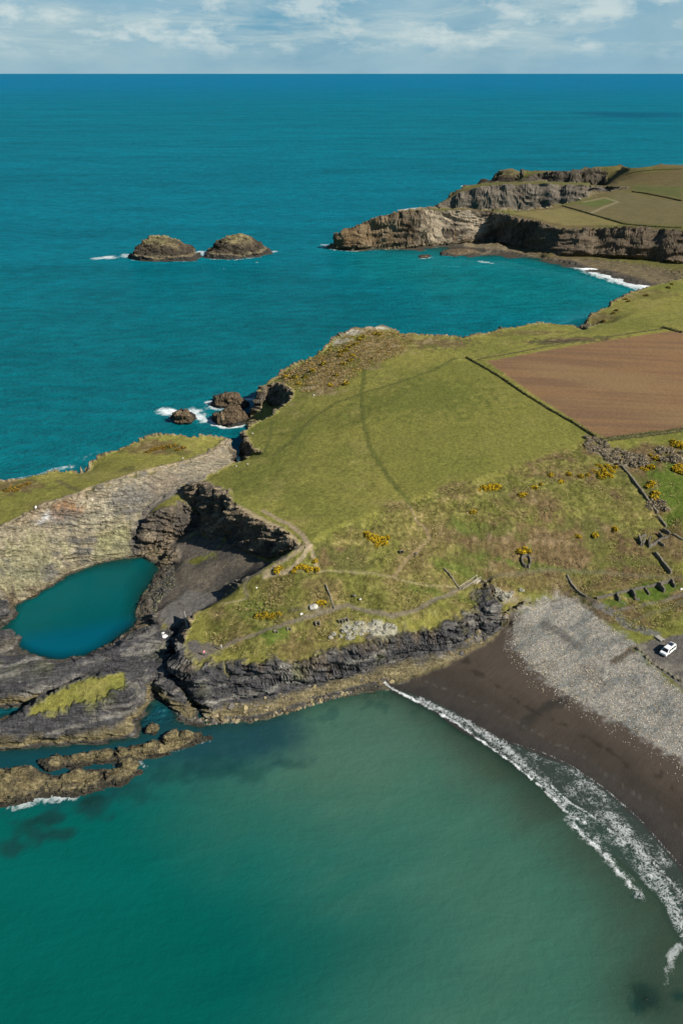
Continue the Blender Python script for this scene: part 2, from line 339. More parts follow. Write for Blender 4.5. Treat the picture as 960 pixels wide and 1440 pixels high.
near += [east, [(270, 90, 4.6), (270, 150, 5), (290, 190, 9), (300, 250, 26)], [(345, 60, 5), (345, 640, 30)]]
near += [[(235, 478, 2), (262, 520, 2.5), (272, 560, 2.5), (272, 610, 3)], [(275, 480, 28), (290, 520, 28), (295, 560, 27), (292, 615, 25)]]
near += [[(-190, 60, -9), (-190, 560, -10), (150, 560, -6), (215, 545, -1), (240, 545, 0.6)]]
N1 = Field(-190, 350, 55, 570, 0.8, near, 1.2, 15.0)

far = []
A_foot = PL([(456, 346, -0.5), (470, 350, 0), (500, 352, 0), (520, 351, 0), (560, 350, 0), (600, 347, 0), (640, 344, 0), (690, 340, 2), (715, 343, 3), (740, 349, 3), (772, 358, 3), (800, 358, 3), (830, 360, 3), (880, 364, 3), (960, 370, 3.2), (1040, 374, 3.4)])
A_top = over([(458, 344), (470, 334), (490, 323), (520, 313), (540, 304), (560, 300), (600, 298), (640, 296), (690, 299), (707, 302), (750, 310), (787, 321), (817, 320), (873, 320), (960, 322), (1040, 324)], A_foot,
             [0.5, 3, 4, 5, 6, 7, 8, 8, 9, 9, 9, 9, 10, 10, 10, 10])
far += [A_top, A_foot]
far += [back(A_top[:5], 12, -3, -2)]
A_back = PL([(545, 303, 20), (560, 298, 24.5), (600, 295.5, 26.5), (640, 293.5, 26.5), (707, 297.5, 25.5), (773, 292, 25.5), (807, 283, 26), (840, 273, 26), (880, 266, 26)])
far += [A_back, back(A_back, 9, -4, -4), [Q(883, 264.5, 26, 0, 0)]*2]
B_top = PL([(608, 291, 3), (622, 284, 9), (640, 277, 13), (653, 270, 19), (673, 263, 23.5), (707, 260, 25), (773, 260, 25), (840, 260, 25.5), (882, 264, 26)])
far += [B_top, [(x - 1, y - 7, -2) for x, y, _ in B_top[1:-2]] + [Q(860, 262, 25.5, 0, -8, 4), Q(882, 264, 26, 0, -4, 20)]]
B_back = [(x, y + 26, min(z, 25)) for x, y, z in B_top[2:-1]]
far += [B_back, back(B_back, 10, -3, -3)]
C_top = PL([(738, 252, 13), (752, 246, 18), (767, 243.5, 20), (807, 241, 22.5), (820, 237, 24), (833, 234, 25), (867, 233, 26.5), (884, 236, 28)])
far += [C_top, [(x, y - 8, -2) for x, y, _ in C_top[:5]] + [Q(833, 234, 25, 0, -14, -2), Q(856, 240, 25, -2, 0, 5), Q(868, 248, 25.5, 0, 0, 20)], back(C_top, 26, 20), back(C_top, 42, -5)]
far += [PL([(884, 236, 28), (905, 235, 29.5), (930, 231, 32), (960, 232, 32.5), (1080, 231, 33), (1500, 231, 34)])]
far += [[Q(884, 236, 28, 0, 42, -4), Q(960, 232, 32.5, 0, 36, -4), Q(1080, 231, 33, 0, 40, -4), Q(1500, 231, 34, 0, 40, -4)]]
far += [PL([(860, 290, 27), (960, 290, 29), (1300, 292, 31)]), PL([(882, 264, 26.5), (960, 262, 29.5), (1300, 262, 32)]), PL([(800, 305, 25), (880, 312, 25.5), (960, 314, 26.5)])]
far += [PL([(640, 347, 0), (680, 353, 0), (740, 361, 0), (790, 367, 0), (815, 375, 0), (860, 390, 0), (910, 403, 0), (950, 410, 0)]), PL([(640, 352, 0.3), (670, 357, 0.3), (690, 352, 0.4)])]
far += [SL([(400, 360, -6), (520, 360, -4), (640, 364, -1.5), (740, 372, -1.5), (800, 385, -1.6), (880, 410, -1.5)]), SL([(300, 340, -8), (440, 340, -7), (600, 291, -6), (660, 262, -6), (660, 240, -8), (800, 215, -9)])]
far += [east, [(235, 478, 2), (262, 520, 2.5), (272, 560, 2.5), (272, 610, 3)], [(275, 480, 28), (290, 520, 28), (295, 560, 27), (292, 615, 25)], [(345, 440, 34), (1100, 440, 40), (1100, 1000, 36)]]
far += [[(-260, 480, -10), (-260, 1400, -12), (1100, 1400, -12)], [(-260, 480, -10), (150, 500, -7)]]
N2 = Field(-260, 1180, 470, 1400, 2.5, far, 7.0, 62.0)

def HF(x, y):
    x = np.asarray(x, np.float64); y = np.asarray(y, np.float64)
    t = sstep(515, 545, y)
    a = N1(x, y); b = N2(x, y)
    inn = (x > -185) & (x < 340)
    t = np.where(inn, t, np.where(x >= 340, 1.0, 1.0))
    return a * (1 - t) + b * t

def G(px, py, lift=0.0):
    """where the sight line through a pixel meets the land or the sea"""
    u = (px - 480) / F; v = (py - 720) / F
    d = np.array((u, CP - v * SP, -SP - v * CP))
    t = np.linspace(90, 1500, 6000)
    X, Y, Z = d[0] * t, d[1] * t, CAM_H + d[2] * t
    below = Z < np.maximum(HF(X, Y), 0.0) + lift
    i = int(np.argmax(below)) if below.any() else len(t) - 1
    lo, hi_ = t[max(i - 1, 0)], t[i]
    for _ in range(12):
        m = (lo + hi_) / 2
        if CAM_H + d[2] * m < max(float(HF(np.array([d[0] * m]), np.array([d[1] * m]))[0]), 0.0) + lift: hi_ = m
        else: lo = m
    return (d[0] * hi_, d[1] * hi_, CAM_H + d[2] * hi_)
def GL(pts): return [G(*p) for p in pts]
def ground(x, y): return float(HF(np.array([x]), np.array([y]))[0])

# ------------------------------------------------------------------ materials
def new_mat(name):
    m = bpy.data.materials.new(name); m.use_nodes = True
    t = NT(m.node_tree)
    for n in list(t.n): t.n.remove(n)
    out = t.node('ShaderNodeOutputMaterial')
    return m, t, out
def attr(t, name):
    return t.node('ShaderNodeAttribute', attribute_name=name)
def coords(t, scale=(1, 1, 1), rot=0.0):
    g = t.node('ShaderNodeNewGeometry')
    mp = t.node('ShaderNodeMapping'); t.l.new(g.outputs['Position'], mp.inputs['Vector'])
    mp.inputs['Scale'].default_value = scale; mp.inputs['Rotation'].default_value = (0, 0, rot)
    return mp.outputs[0]

def make_land_material():
    m, t, out = new_mat('land')
    pos = coords(t)
    strat = coords(t, (0.16, 1.0, 0.9), -0.38)
    col = attr(t, 'Col').outputs['Color']; rock = attr(t, 'rock').outputs['Fac']; wet = attr(t, 'wet').outputs['Fac']; fine = attr(t, 'fine').outputs['Fac']
    n1 = t.noise(pos, 0.9, 6, 0.65); n2 = t.noise(pos, 4.0, 4, 0.6)
    gm = t.math('ADD', t.math('MULTIPLY', n1, 0.9), t.math('MULTIPLY', n2, 0.9))
    gm = t.ramp(t.math('MULTIPLY', gm, 0.5556), [(0.38, 0.58), (0.5, 0.98), (0.62, 1.45)])
    s1 = t.noise(strat, 1.1, 8, 0.68, 0.6); s2 = t.noise(pos, 1.7, 5, 0.6, 0.3)
    s3 = t.noise(pos, 4.5, 3, 0.6)
    rm = t.ramp(t.math('ADD', t.math('ADD', t.math('MULTIPLY', s1, 0.50), t.math('MULTIPLY', s2, 0.27)), t.math('MULTIPLY', s3, 0.23)), [(0.36, 0.22), (0.45, 0.70), (0.54, 1.15), (0.66, 2.3)])
    gm = t.mix(fine, gm, (0.95, 0.95, 0.95, 1))
    f = t.mix(rock, gm, rm)
    c = t.mix(1.0, col, f, 'MULTIPLY')
    b = t.node('ShaderNodeBsdfPrincipled'); t.l.new(c, b.inputs['Base Color'])
    ro = t.math('SUBTRACT', 0.95, t.math('MULTIPLY', wet, 0.55)); t.l.new(ro, b.inputs['Roughness'])
    t.put(b, 'Specular IOR Level', t.math('ADD', 0.12, t.math('MULTIPLY', wet, 0.3)))
    h = t.mix(rock, t.math('MULTIPLY', t.math('ADD', n1, n2), t.math('SUBTRACT', 0.35, t.math('MULTIPLY', fine, 0.3))), t.math('ADD', t.math('MULTIPLY', s1, 1.3), s2))
    bu = t.node('ShaderNodeBump'); bu.inputs['Strength'].default_value = 1.0; bu.inputs['Distance'].default_value = 0.8
    t.l.new(h, bu.inputs['Height']); t.l.new(bu.outputs[0], b.inputs['Normal'])
    t.l.new(b.outputs[0], out.inputs[0])
    return m

def make_sea_material():
    m, t, out = new_mat('sea_water')
    col = attr(t, 'Col').outputs['Color']; alpha = attr(t, 'alpha').outputs['Fac']; foam = attr(t, 'foam').outputs['Fac']; calm = attr(t, 'calm').outputs['Fac']
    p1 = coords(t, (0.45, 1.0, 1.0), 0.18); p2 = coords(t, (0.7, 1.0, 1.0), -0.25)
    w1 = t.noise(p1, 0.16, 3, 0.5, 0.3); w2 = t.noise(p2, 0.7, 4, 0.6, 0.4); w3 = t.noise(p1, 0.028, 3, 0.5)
    big = t.noise(coords(t, (0.25, 1, 1), 0.1), 0.006, 4, 0.6, 0.4)
    tone = t.ramp(t.math('ADD', t.math('MULTIPLY', w3, 0.5), t.math('MULTIPLY', big, 0.5)), [(0.35, 0.80), (0.65, 1.18)])
    rip = t.ramp(t.math('ADD', t.math('MULTIPLY', w1, 0.55), t.math('MULTIPLY', w2, 0.45)), [(0.35, 0.78), (0.65, 1.22)])  # light and dark faces of the ripples painted into the water colour
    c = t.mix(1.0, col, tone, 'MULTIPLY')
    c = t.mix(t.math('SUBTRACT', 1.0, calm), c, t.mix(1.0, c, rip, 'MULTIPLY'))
    h = t.math('ADD', t.math('MULTIPLY', w1, 2.2), t.math('MULTIPLY', w2, 0.95))
    bu = t.node('ShaderNodeBump'); t.put(bu, 'Strength', t.math('SUBTRACT', 1.0, t.math('MULTIPLY', calm, 0.92))); bu.inputs['Distance'].default_value = 1.1
    t.l.new(h, bu.inputs['Height'])
    df = t.node('ShaderNodeBsdfDiffuse'); t.l.new(c, df.inputs['Color']); t.l.new(bu.outputs[0], df.inputs['Normal'])
    gl = t.node('ShaderNodeBsdfGlossy'); gl.inputs['Roughness'].default_value = 0.22; gl.inputs['Color'].default_value = (0.8, 0.9, 1, 1); t.l.new(bu.outputs[0], gl.inputs['Normal'])
    fr = t.node('ShaderNodeFresnel'); fr.inputs['IOR'].default_value = 1.33; t.l.new(bu.outputs[0], fr.inputs['Normal'])
    b = t.node('ShaderNodeMixShader'); t.l.new(t.math('MINIMUM', t.math('MULTIPLY', fr.outputs[0], 0.5), 0.06), b.inputs[0]); t.l.new(df.outputs[0], b.inputs[1]); t.l.new(gl.outputs[0], b.inputs[2])
    tr = t.node('ShaderNodeBsdfTransparent'); tr.inputs[0].default_value = (0.55, 0.85, 0.80, 1)
    ms = t.node('ShaderNodeMixShader'); t.l.new(alpha, ms.inputs[0]); t.l.new(tr.outputs[0], ms.inputs[1]); t.l.new(b.outputs[0], ms.inputs[2])
    # foam lace
    fn = t.noise(coords(t), 0.35, 7, 0.72, 1.2); fn2 = t.noise(coords(t), 1.6, 5, 0.65, 0.8)
    fm = t.math('ADD', t.math('MULTIPLY', fn, 0.65), t.math('MULTIPLY', fn2, 0.35))
    fm = t.math('ADD', fm, t.math('SUBTRACT', t.math('MULTIPLY', foam, 0.62), 0.84))
    fm = t.ramp(fm, [(0.02, 0.0), (0.36, 0.95)])
    fm = t.math('MULTIPLY', fm, t.math('GREATER_THAN', foam, 0.02))
    fb = t.node('ShaderNodeBsdfPrincipled'); fb.inputs['Base Color'].default_value = (0.78, 0.82, 0.82, 1); fb.inputs['Roughness'].default_value = 0.8
    ms2 = t.node('ShaderNodeMixShader'); t.l.new(fm, ms2.inputs[0]); t.l.new(ms.outputs[0], ms2.inputs[1]); t.l.new(fb.outputs[0], ms2.inputs[2])
    t.l.new(ms2.outputs[0], out.inputs[0])
    return m

def make_surf_material():
    m, t, out = new_mat('surf_foam')
    foam = attr(t, 'foam').outputs['Fac']; film = attr(t, 'film').outputs['Fac']
    fn = t.noise(coords(t), 0.9, 7, 0.72, 1.4)
    rn = t.noise(coords(t), 1.1, 4, 0.62, 0.9)
    cells = t.ramp(t.math('ABSOLUTE', t.math('SUBTRACT', rn, 0.5)), [(0.0, 1.0), (0.06, 0.45), (0.16, 0.0)])
    fm = t.math('ADD', t.math('MULTIPLY', fn, 0.75), t.math('MULTIPLY', cells, 0.3))
    fm = t.math('ADD', fm, t.math('SUBTRACT', t.math('MULTIPLY', foam, 0.66), 0.90))
    fm = t.ramp(fm, [(0.0, 0.0), (0.50, 0.95)])
    fm = t.math('MULTIPLY', fm, t.math('GREATER_THAN', foam, 0.03))
    fb = t.node('ShaderNodeBsdfPrincipled'); fb.inputs['Base Color'].default_value = (0.74, 0.77, 0.77, 1); fb.inputs['Roughness'].default_value = 0.8
    wb = t.node('ShaderNodeBsdfPrincipled'); wb.inputs['Base Color'].default_value = (0.045, 0.075, 0.06, 1); wb.inputs['Roughness'].default_value = 0.15
    tr = t.node('ShaderNodeBsdfTransparent')
    a = t.node('ShaderNodeMixShader'); t.l.new(film, a.inputs[0]); t.l.new(tr.outputs[0], a.inputs[1]); t.l.new(wb.outputs[0], a.inputs[2])
    b = t.node('ShaderNodeMixShader'); t.l.new(fm, b.inputs[0]); t.l.new(a.outputs[0], b.inputs[1]); t.l.new(fb.outputs[0], b.inputs[2])
    t.l.new(b.outputs[0], out.inputs[0])
    return m
LAND = make_land_material(); SEA = make_sea_material(); SURF = make_surf_material()

def plain(name, col, rough=0.85, var=0.35, scale=3.0, spec=0.2, bump=0.3, metal=0.0):
    m, t, out = new_mat(name)
    p = coords(t)
    n = t.noise(p, scale, 6, 0.65)
    f = t.ramp(n, [(0.3, 1.0 - var), (0.7, 1.0 + var)])
    c = t.mix(1.0, (*col, 1), f, 'MULTIPLY')
    b = t.node('ShaderNodeBsdfPrincipled'); t.l.new(c, b.inputs['Base Color']); b.inputs['Roughness'].default_value = rough
    b.inputs['Specular IOR Level'].default_value = spec; b.inputs['Metallic'].default_value = metal
    if bump:
        bu = t.node('ShaderNodeBump'); bu.inputs['Strength'].default_value = bump; bu.inputs['Distance'].default_value = 0.15
        t.l.new(n, bu.inputs['Height']); t.l.new(bu.outputs[0], b.inputs['Normal'])
    t.l.new(b.outputs[0], out.inputs[0])
    return m

# ------------------------------------------------------------------ mesh helpers
def raw_mesh(name, co, quads, mat, smooth=True, attrs=None, colors=None, tris=None):
    me = bpy.data.meshes.new(name)
    co = np.asarray(co, np.float32)
    nq = len(quads) if quads is not None else 0; nt = len(tris) if tris is not None else 0
    me.vertices.add(len(co)); me.vertices.foreach_set('co', co.ravel())
    lp = []
    if nq: lp.append(np.asarray(quads, np.int32).ravel())
    if nt: lp.append(np.asarray(tris, np.int32).ravel())
    lp = np.concatenate(lp)
    me.loops.add(len(lp)); me.loops.foreach_set('vertex_index', lp)
    me.polygons.add(nq + nt)
    st = np.concatenate([np.arange(nq) * 4, nq * 4 + np.arange(nt) * 3]).astype(np.int32)
    me.polygons.foreach_set('loop_start', st)
    me.polygons.foreach_set('use_smooth', np.broadcast_to(np.asarray(smooth, bool), (nq + nt,)).copy())
    me.update(calc_edges=True)
    if colors is not None:
        a = me.attributes.new('Col', 'FLOAT_COLOR', 'POINT')
        a.data.foreach_set('color', np.concatenate([colors, np.ones((len(colors), 1))], 1).astype(np.float32).ravel())
    for k, v in (attrs or {}).items():
        a = me.attributes.new(k, 'FLOAT', 'POINT'); a.data.foreach_set('value', np.asarray(v, np.float32))
    me.materials.append(mat)
    return me
def link(name, me, parent=None):
    o = bpy.data.objects.new(name, me); C.objects.link(o)
    if parent: o.parent = parent
    return o
def tag(o, label=None, cat=None, group=None, kind=None):
    if label: o['label'] = label
    if cat: o['category'] = cat
    if group: o['group'] = group
    if kind: o['kind'] = kind
    return o
def axis(*segs):
    """segs: (start, end, step) pieces joined end to end"""
    out = []
    for a, b, s in segs:
        out.append(np.linspace(a, b, max(1, int(round(abs(b - a) / s))), endpoint=False))
    out.append([segs[-1][1]]); return np.concatenate(out)
def geo(a, b, first, g):
    v = [a]; s = first; sg = 1 if b > a else -1
    while (b - v[-1]) * sg > s: v.append(v[-1] + sg * s); s *= g
    v.append(b); return np.array(v)
def submesh(ids, quads_all):
    u, inv = np.unique(quads_all[ids], return_inverse=True)
    return u, inv.reshape(-1, 4)

# ------------------------------------------------------------------ zones of the land, traced on the ground
def zone(px): return [p[:2] for p in GL(px)]
Z_rough = zone([(437, 758), (560, 708), (640, 682), (740, 652), (825, 622), (880, 632), (960, 625), (958, 740), (958, 885), (905, 890), (850, 870), (790, 838), (690, 822), (672, 856), (540, 898), (420, 928), (340, 925), (285, 900), (300, 862), (350, 842), (352, 818), (426, 770)])
Z_sand = [P(*p)[:2] for p in [(536, 962, 0), (570, 955, 1), (610, 942, 1.2), (650, 921, 1.4), (690, 899, 1.8), (706, 880, 2.3), (718, 866, 2.6), (760, 880, 2.6), (800, 940, 2.4), (880, 985, 2.3), (960, 1035, 2), (1060, 1095, 2), (1100, 1440, 0), (1000, 1500, 0), (900, 1440, 0), (820, 1240, 0), (700, 1110, 0), (600, 1040, 0)]]
Z_peb = [P(*p)[:2] for p in [(722, 872, 2.5), (742, 856, 3.3), (764, 845, 3.9), (790, 838, 4.3), (812, 843, 4.4), (838, 866, 4.5), (870, 890, 4.6), (893, 906, 4.6), (915, 935, 4.5), (960, 975, 4.5), (1060, 1065, 4.4), (1060, 1130, 1.8), (960, 1068, 1.9), (870, 1014, 2), (800, 978, 2), (748, 940, 2.1), (720, 905, 2.2)]]
Z_car = [P(*p)[:2] for p in [(895, 907, 4.6), (915, 899, 4.3), (935, 896, 4.3), (960, 891, 4.3), (1060, 884, 4.4), (1060, 1058, 4.4), (960, 972, 4.4), (917, 934, 4.5)]]
Z_plough = zone([(684, 508), (800, 487), (932, 467), (960, 465), (959, 602), (900, 609), (850, 616), (838, 611), (760, 562), (710, 527)])
_r = P(1060, 455, 32); _r2 = P(1060, 592, 28)
Z_plough = Z_plough[:4] + [_r[:2], _r2[:2]] + Z_plough[4:]
Z_pale = [P(*p)[:2] for p in [(-60, 775, 19.3), (0, 742, 19), (43, 720, 19.5), (67, 707, 19.5), (113, 693, 19.5), (160, 675, 19.5), (233, 655, 19), (280, 643, 18), (317, 620, 16), (333, 650, 16), (300, 666, 15.6), (275, 682, 15), (246, 690, 14.7), (216, 708, 12.5), (196, 745, 7), (187, 783, 0), (100, 808, 0), (17, 853, 0), (-60, 890, 0)]]
Z_quarry = zone([(316, 758), (357, 779), (383, 789), (423, 770), (352, 815), (322, 838), (262, 876), (237, 884), (205, 872), (200, 840), (230, 795), (262, 792), (300, 785)])
Z_floor = zone([(223, 860), (245, 846), (262, 832), (310, 833), (312, 842), (297, 850), (272, 866), (246, 884), (236, 883)])
Z_hump = zone([(195, 778), (200, 740), (232, 712), (252, 704), (277, 719), (284, 740), (288, 757), (315, 745), (318, 764), (262, 792), (230, 796), (226, 780)])
Z_prom = zone([(252, 694), (270, 681), (283, 677), (323, 692), (326, 700), (320, 735), (300, 726), (284, 735)])
Z_heath = zone([(368, 545), (412, 519), (450, 499), (500, 463), (560, 468), (585, 478), (560, 500), (512, 520), (480, 545), (430, 552), (412, 545)])
Z_slate = [P(*p)[:2] for p in [(-80, 850, 5), (-20, 852, 4), (16, 851, 1), (26, 866, 0), (12, 881, 0), (26, 905, 0), (43, 916, 1), (83, 928, 1), (143, 910, 2), (190, 883, 2), (215, 878, 3), (237, 884, 4), (262, 878, 4.5), (254, 905, 9.2), (255, 916, 9.2), (266, 926, 9), (279, 934, 8.6), (345, 929, 9.6), (410, 933, 8.2), (455, 917, 8.9), (500, 904, 9.2), (530, 899, 8.2), (560, 893, 7.7), (600, 885, 7.6), (640, 871, 7.7), (664, 860, 8.0), (672, 832, 8.8), (684, 830, 9.4), (696, 850, 8.8), (706, 860, 6.6), (735, 857, 4.4), (712, 885, 2), (650, 925, 1), (560, 962, 0), (400, 1010, -1), (280, 1030, -1), (200, 1060, -1), (-80, 1075, -1)]]
Z_gtop = [p[:2] for p in top_g]
Z_fieldA = zone([(668, 510), (700, 530), (760, 572), (822, 618), (740, 648), (640, 678), (578, 700), (530, 640), (508, 590), (508, 552), (560, 535), (640, 508)])

paths = [  # pixel polyline, half width (m), colour, strength
    (zone([(288, 917), (312, 910), (340, 899), (400, 878), (440, 866), (478, 854), (490, 851), (510, 857), (550, 866), (585, 857), (620, 841), (648, 828), (672, 820), (690, 815)]), 0.7, (0.155, 0.132, 0.095), 0.85),
    (zone([(690, 815), (740, 804), (800, 803), (880, 808), (958, 812)]), 0.65, (0.118, 0.105, 0.060), 0.65),
    (zone([(433, 768), (424, 750), (408, 738), (392, 731), (370, 718)]), 0.75, (0.27, 0.21, 0.14), 0.9),
    (zone([(437, 768), (425, 785), (412, 797), (404, 803), (385, 806), (372, 812)]), 0.6, (0.30, 0.24, 0.16), 0.85),
    (zone([(433, 768), (410, 782), (388, 795), (372, 806)]), 0.55, (0.28, 0.22, 0.15), 0.7),
    (zone([(437, 768), (441, 785), (448, 803)]), 0.55, (0.29, 0.23, 0.15), 0.8),
    (zone([(404, 803), (450, 803), (520, 806), (552, 812), (600, 823), (640, 826)]), 0.4, (0.22, 0.19, 0.10), 0.65),
    (zone([(574, 708), (582, 725), (584, 733), (600, 745), (604, 755), (588, 772), (572, 785), (562, 800), (553, 812)]), 0.5, (0.20, 0.15, 0.085), 0.7),
    (zone([(512, 520), (508, 555), (510, 590), (520, 630), (545, 670), (574, 707)]), 0.9, (0.082, 0.092, 0.022), 0.75),
    (zone([(640, 504), (610, 520), (560, 538), (512, 552), (470, 568), (440, 588), (410, 620), (385, 640)]), 1.1, (0.085, 0.092, 0.024), 0.7),
    (zone([(382, 592), (379, 620), (372, 636)]), 0.7, (0.09, 0.10, 0.028), 0.6),
    (zone([(640, 504), (680, 502), (730, 488), (800, 470), (870, 452), (958, 440)]), 0.8, (0.10, 0.10, 0.035), 0.5),
    (zone([(82, 676), (100, 686), (118, 695)]), 0.9, (0.10, 0.085, 0.04), 0.7),
    (zone([(838, 850), (852, 857), (870, 868), (882, 880), (900, 884), (920, 890)]), 1.5, (0.13, 0.13, 0.125), 0.85),
    (zone([(858, 862), (880, 856), (905, 850), (930, 846), (958, 836)]), 0.7, (0.14, 0.13, 0.11), 0.6),
    (zone([(885, 876), (905, 866), (930, 858), (958, 846)]), 0.7, (0.12, 0.115, 0.06), 0.6),
    (zone([(797, 812), (805, 826), (825, 842), (840, 850)]), 0.8, (0.12, 0.10, 0.07), 0.8),
    (zone([(190, 768), (196, 748), (206, 726), (220, 708), (248, 692), (268, 684)]), 1.7, (0.115, 0.105, 0.095), 0.9),
    ([p[:2] for p in rim_w], 0.9, (0.33, 0.265, 0.175), 0.75),
    ([p[:2] for p in rim_q], 0.6, (0.30, 0.235, 0.155), 0.7),
    ([p[:2] for p in lip[2:8]], 0.5, (0.28, 0.23, 0.15), 0.55),
]
tracks_far = [(zone([(792, 291), (830, 300), (868, 284), (850, 278), (820, 284)]), 2.0, (0.24, 0.20, 0.12), 0.6)]

STR = np.array([0.93, 0.37]); STN = np.array([-0.37, 0.93])
def rock_disp(x, y, z, amp, fs=1.0):
    """slate: beds along the strike, cut by irregular joints"""
    a = (x * STR[0] + y * STR[1]) * fs; b = (x * STN[0] + y * STN[1]) * fs; c = z * fs
    wob = 1.4 * noise3(a / 9, b / 9, c / 9)
    bed = b * 0.50 + c * 0.80 + a * 0.22 + wob
    d = ridge3(a / 15, bed / 4.0, b / 14 + 3, 2, 0.55) * 0.62
    d += fbm3(a / 8.5 + 9, b / 8, c / 4.5, 3, 0.5) * 0.80
    d += ridge3(a / 8.0, bed / 1.25, b / 9, 2, 0.5) * 0.42
    d += fbm3(a / 1.5, bed / 0.8, c / 1.3, 2, 0.6) * 0.30
    # beds break off in blocks: every bed and every block stands a little proud or back
    bk = bed / 1.25; k = np.floor(bk)
    hsh = lambda p, q: (np.sin(p * 12.9898 + q * 78.233) * 43758.5453) % 1.0
    ja = a / (2.2 + 3.0 * hsh(k, 1.0)) + 7 * hsh(k, 2.0) + 0.25 * wob; j = np.floor(ja)
    d += 0.40 * (hsh(k, 5.0) - 0.5) + 0.62 * (hsh(k, j) - 0.5) + 0.22 * (bk - k)
    return d * amp

def patch(x, y, poly, soft, nz):
    """soft membership of a zone with a ragged edge"""
    xs = [p[0] for p in poly]; ys = [p[1] for p in poly]; m = soft * 3 + 2
    sel = (x > min(xs) - m) & (x < max(xs) + m) & (y > min(ys) - m) & (y < max(ys) + m)
    r = np.zeros(len(x), np.float32)
    if sel.any(): r[sel] = sstep(-soft, soft, dpoly(x[sel], y[sel], poly) + nz[sel] * soft * 1.6)
    return r

def lerp(a, b, t): return a + (np.asarray(b, np.float32) - a) * t[:, None]

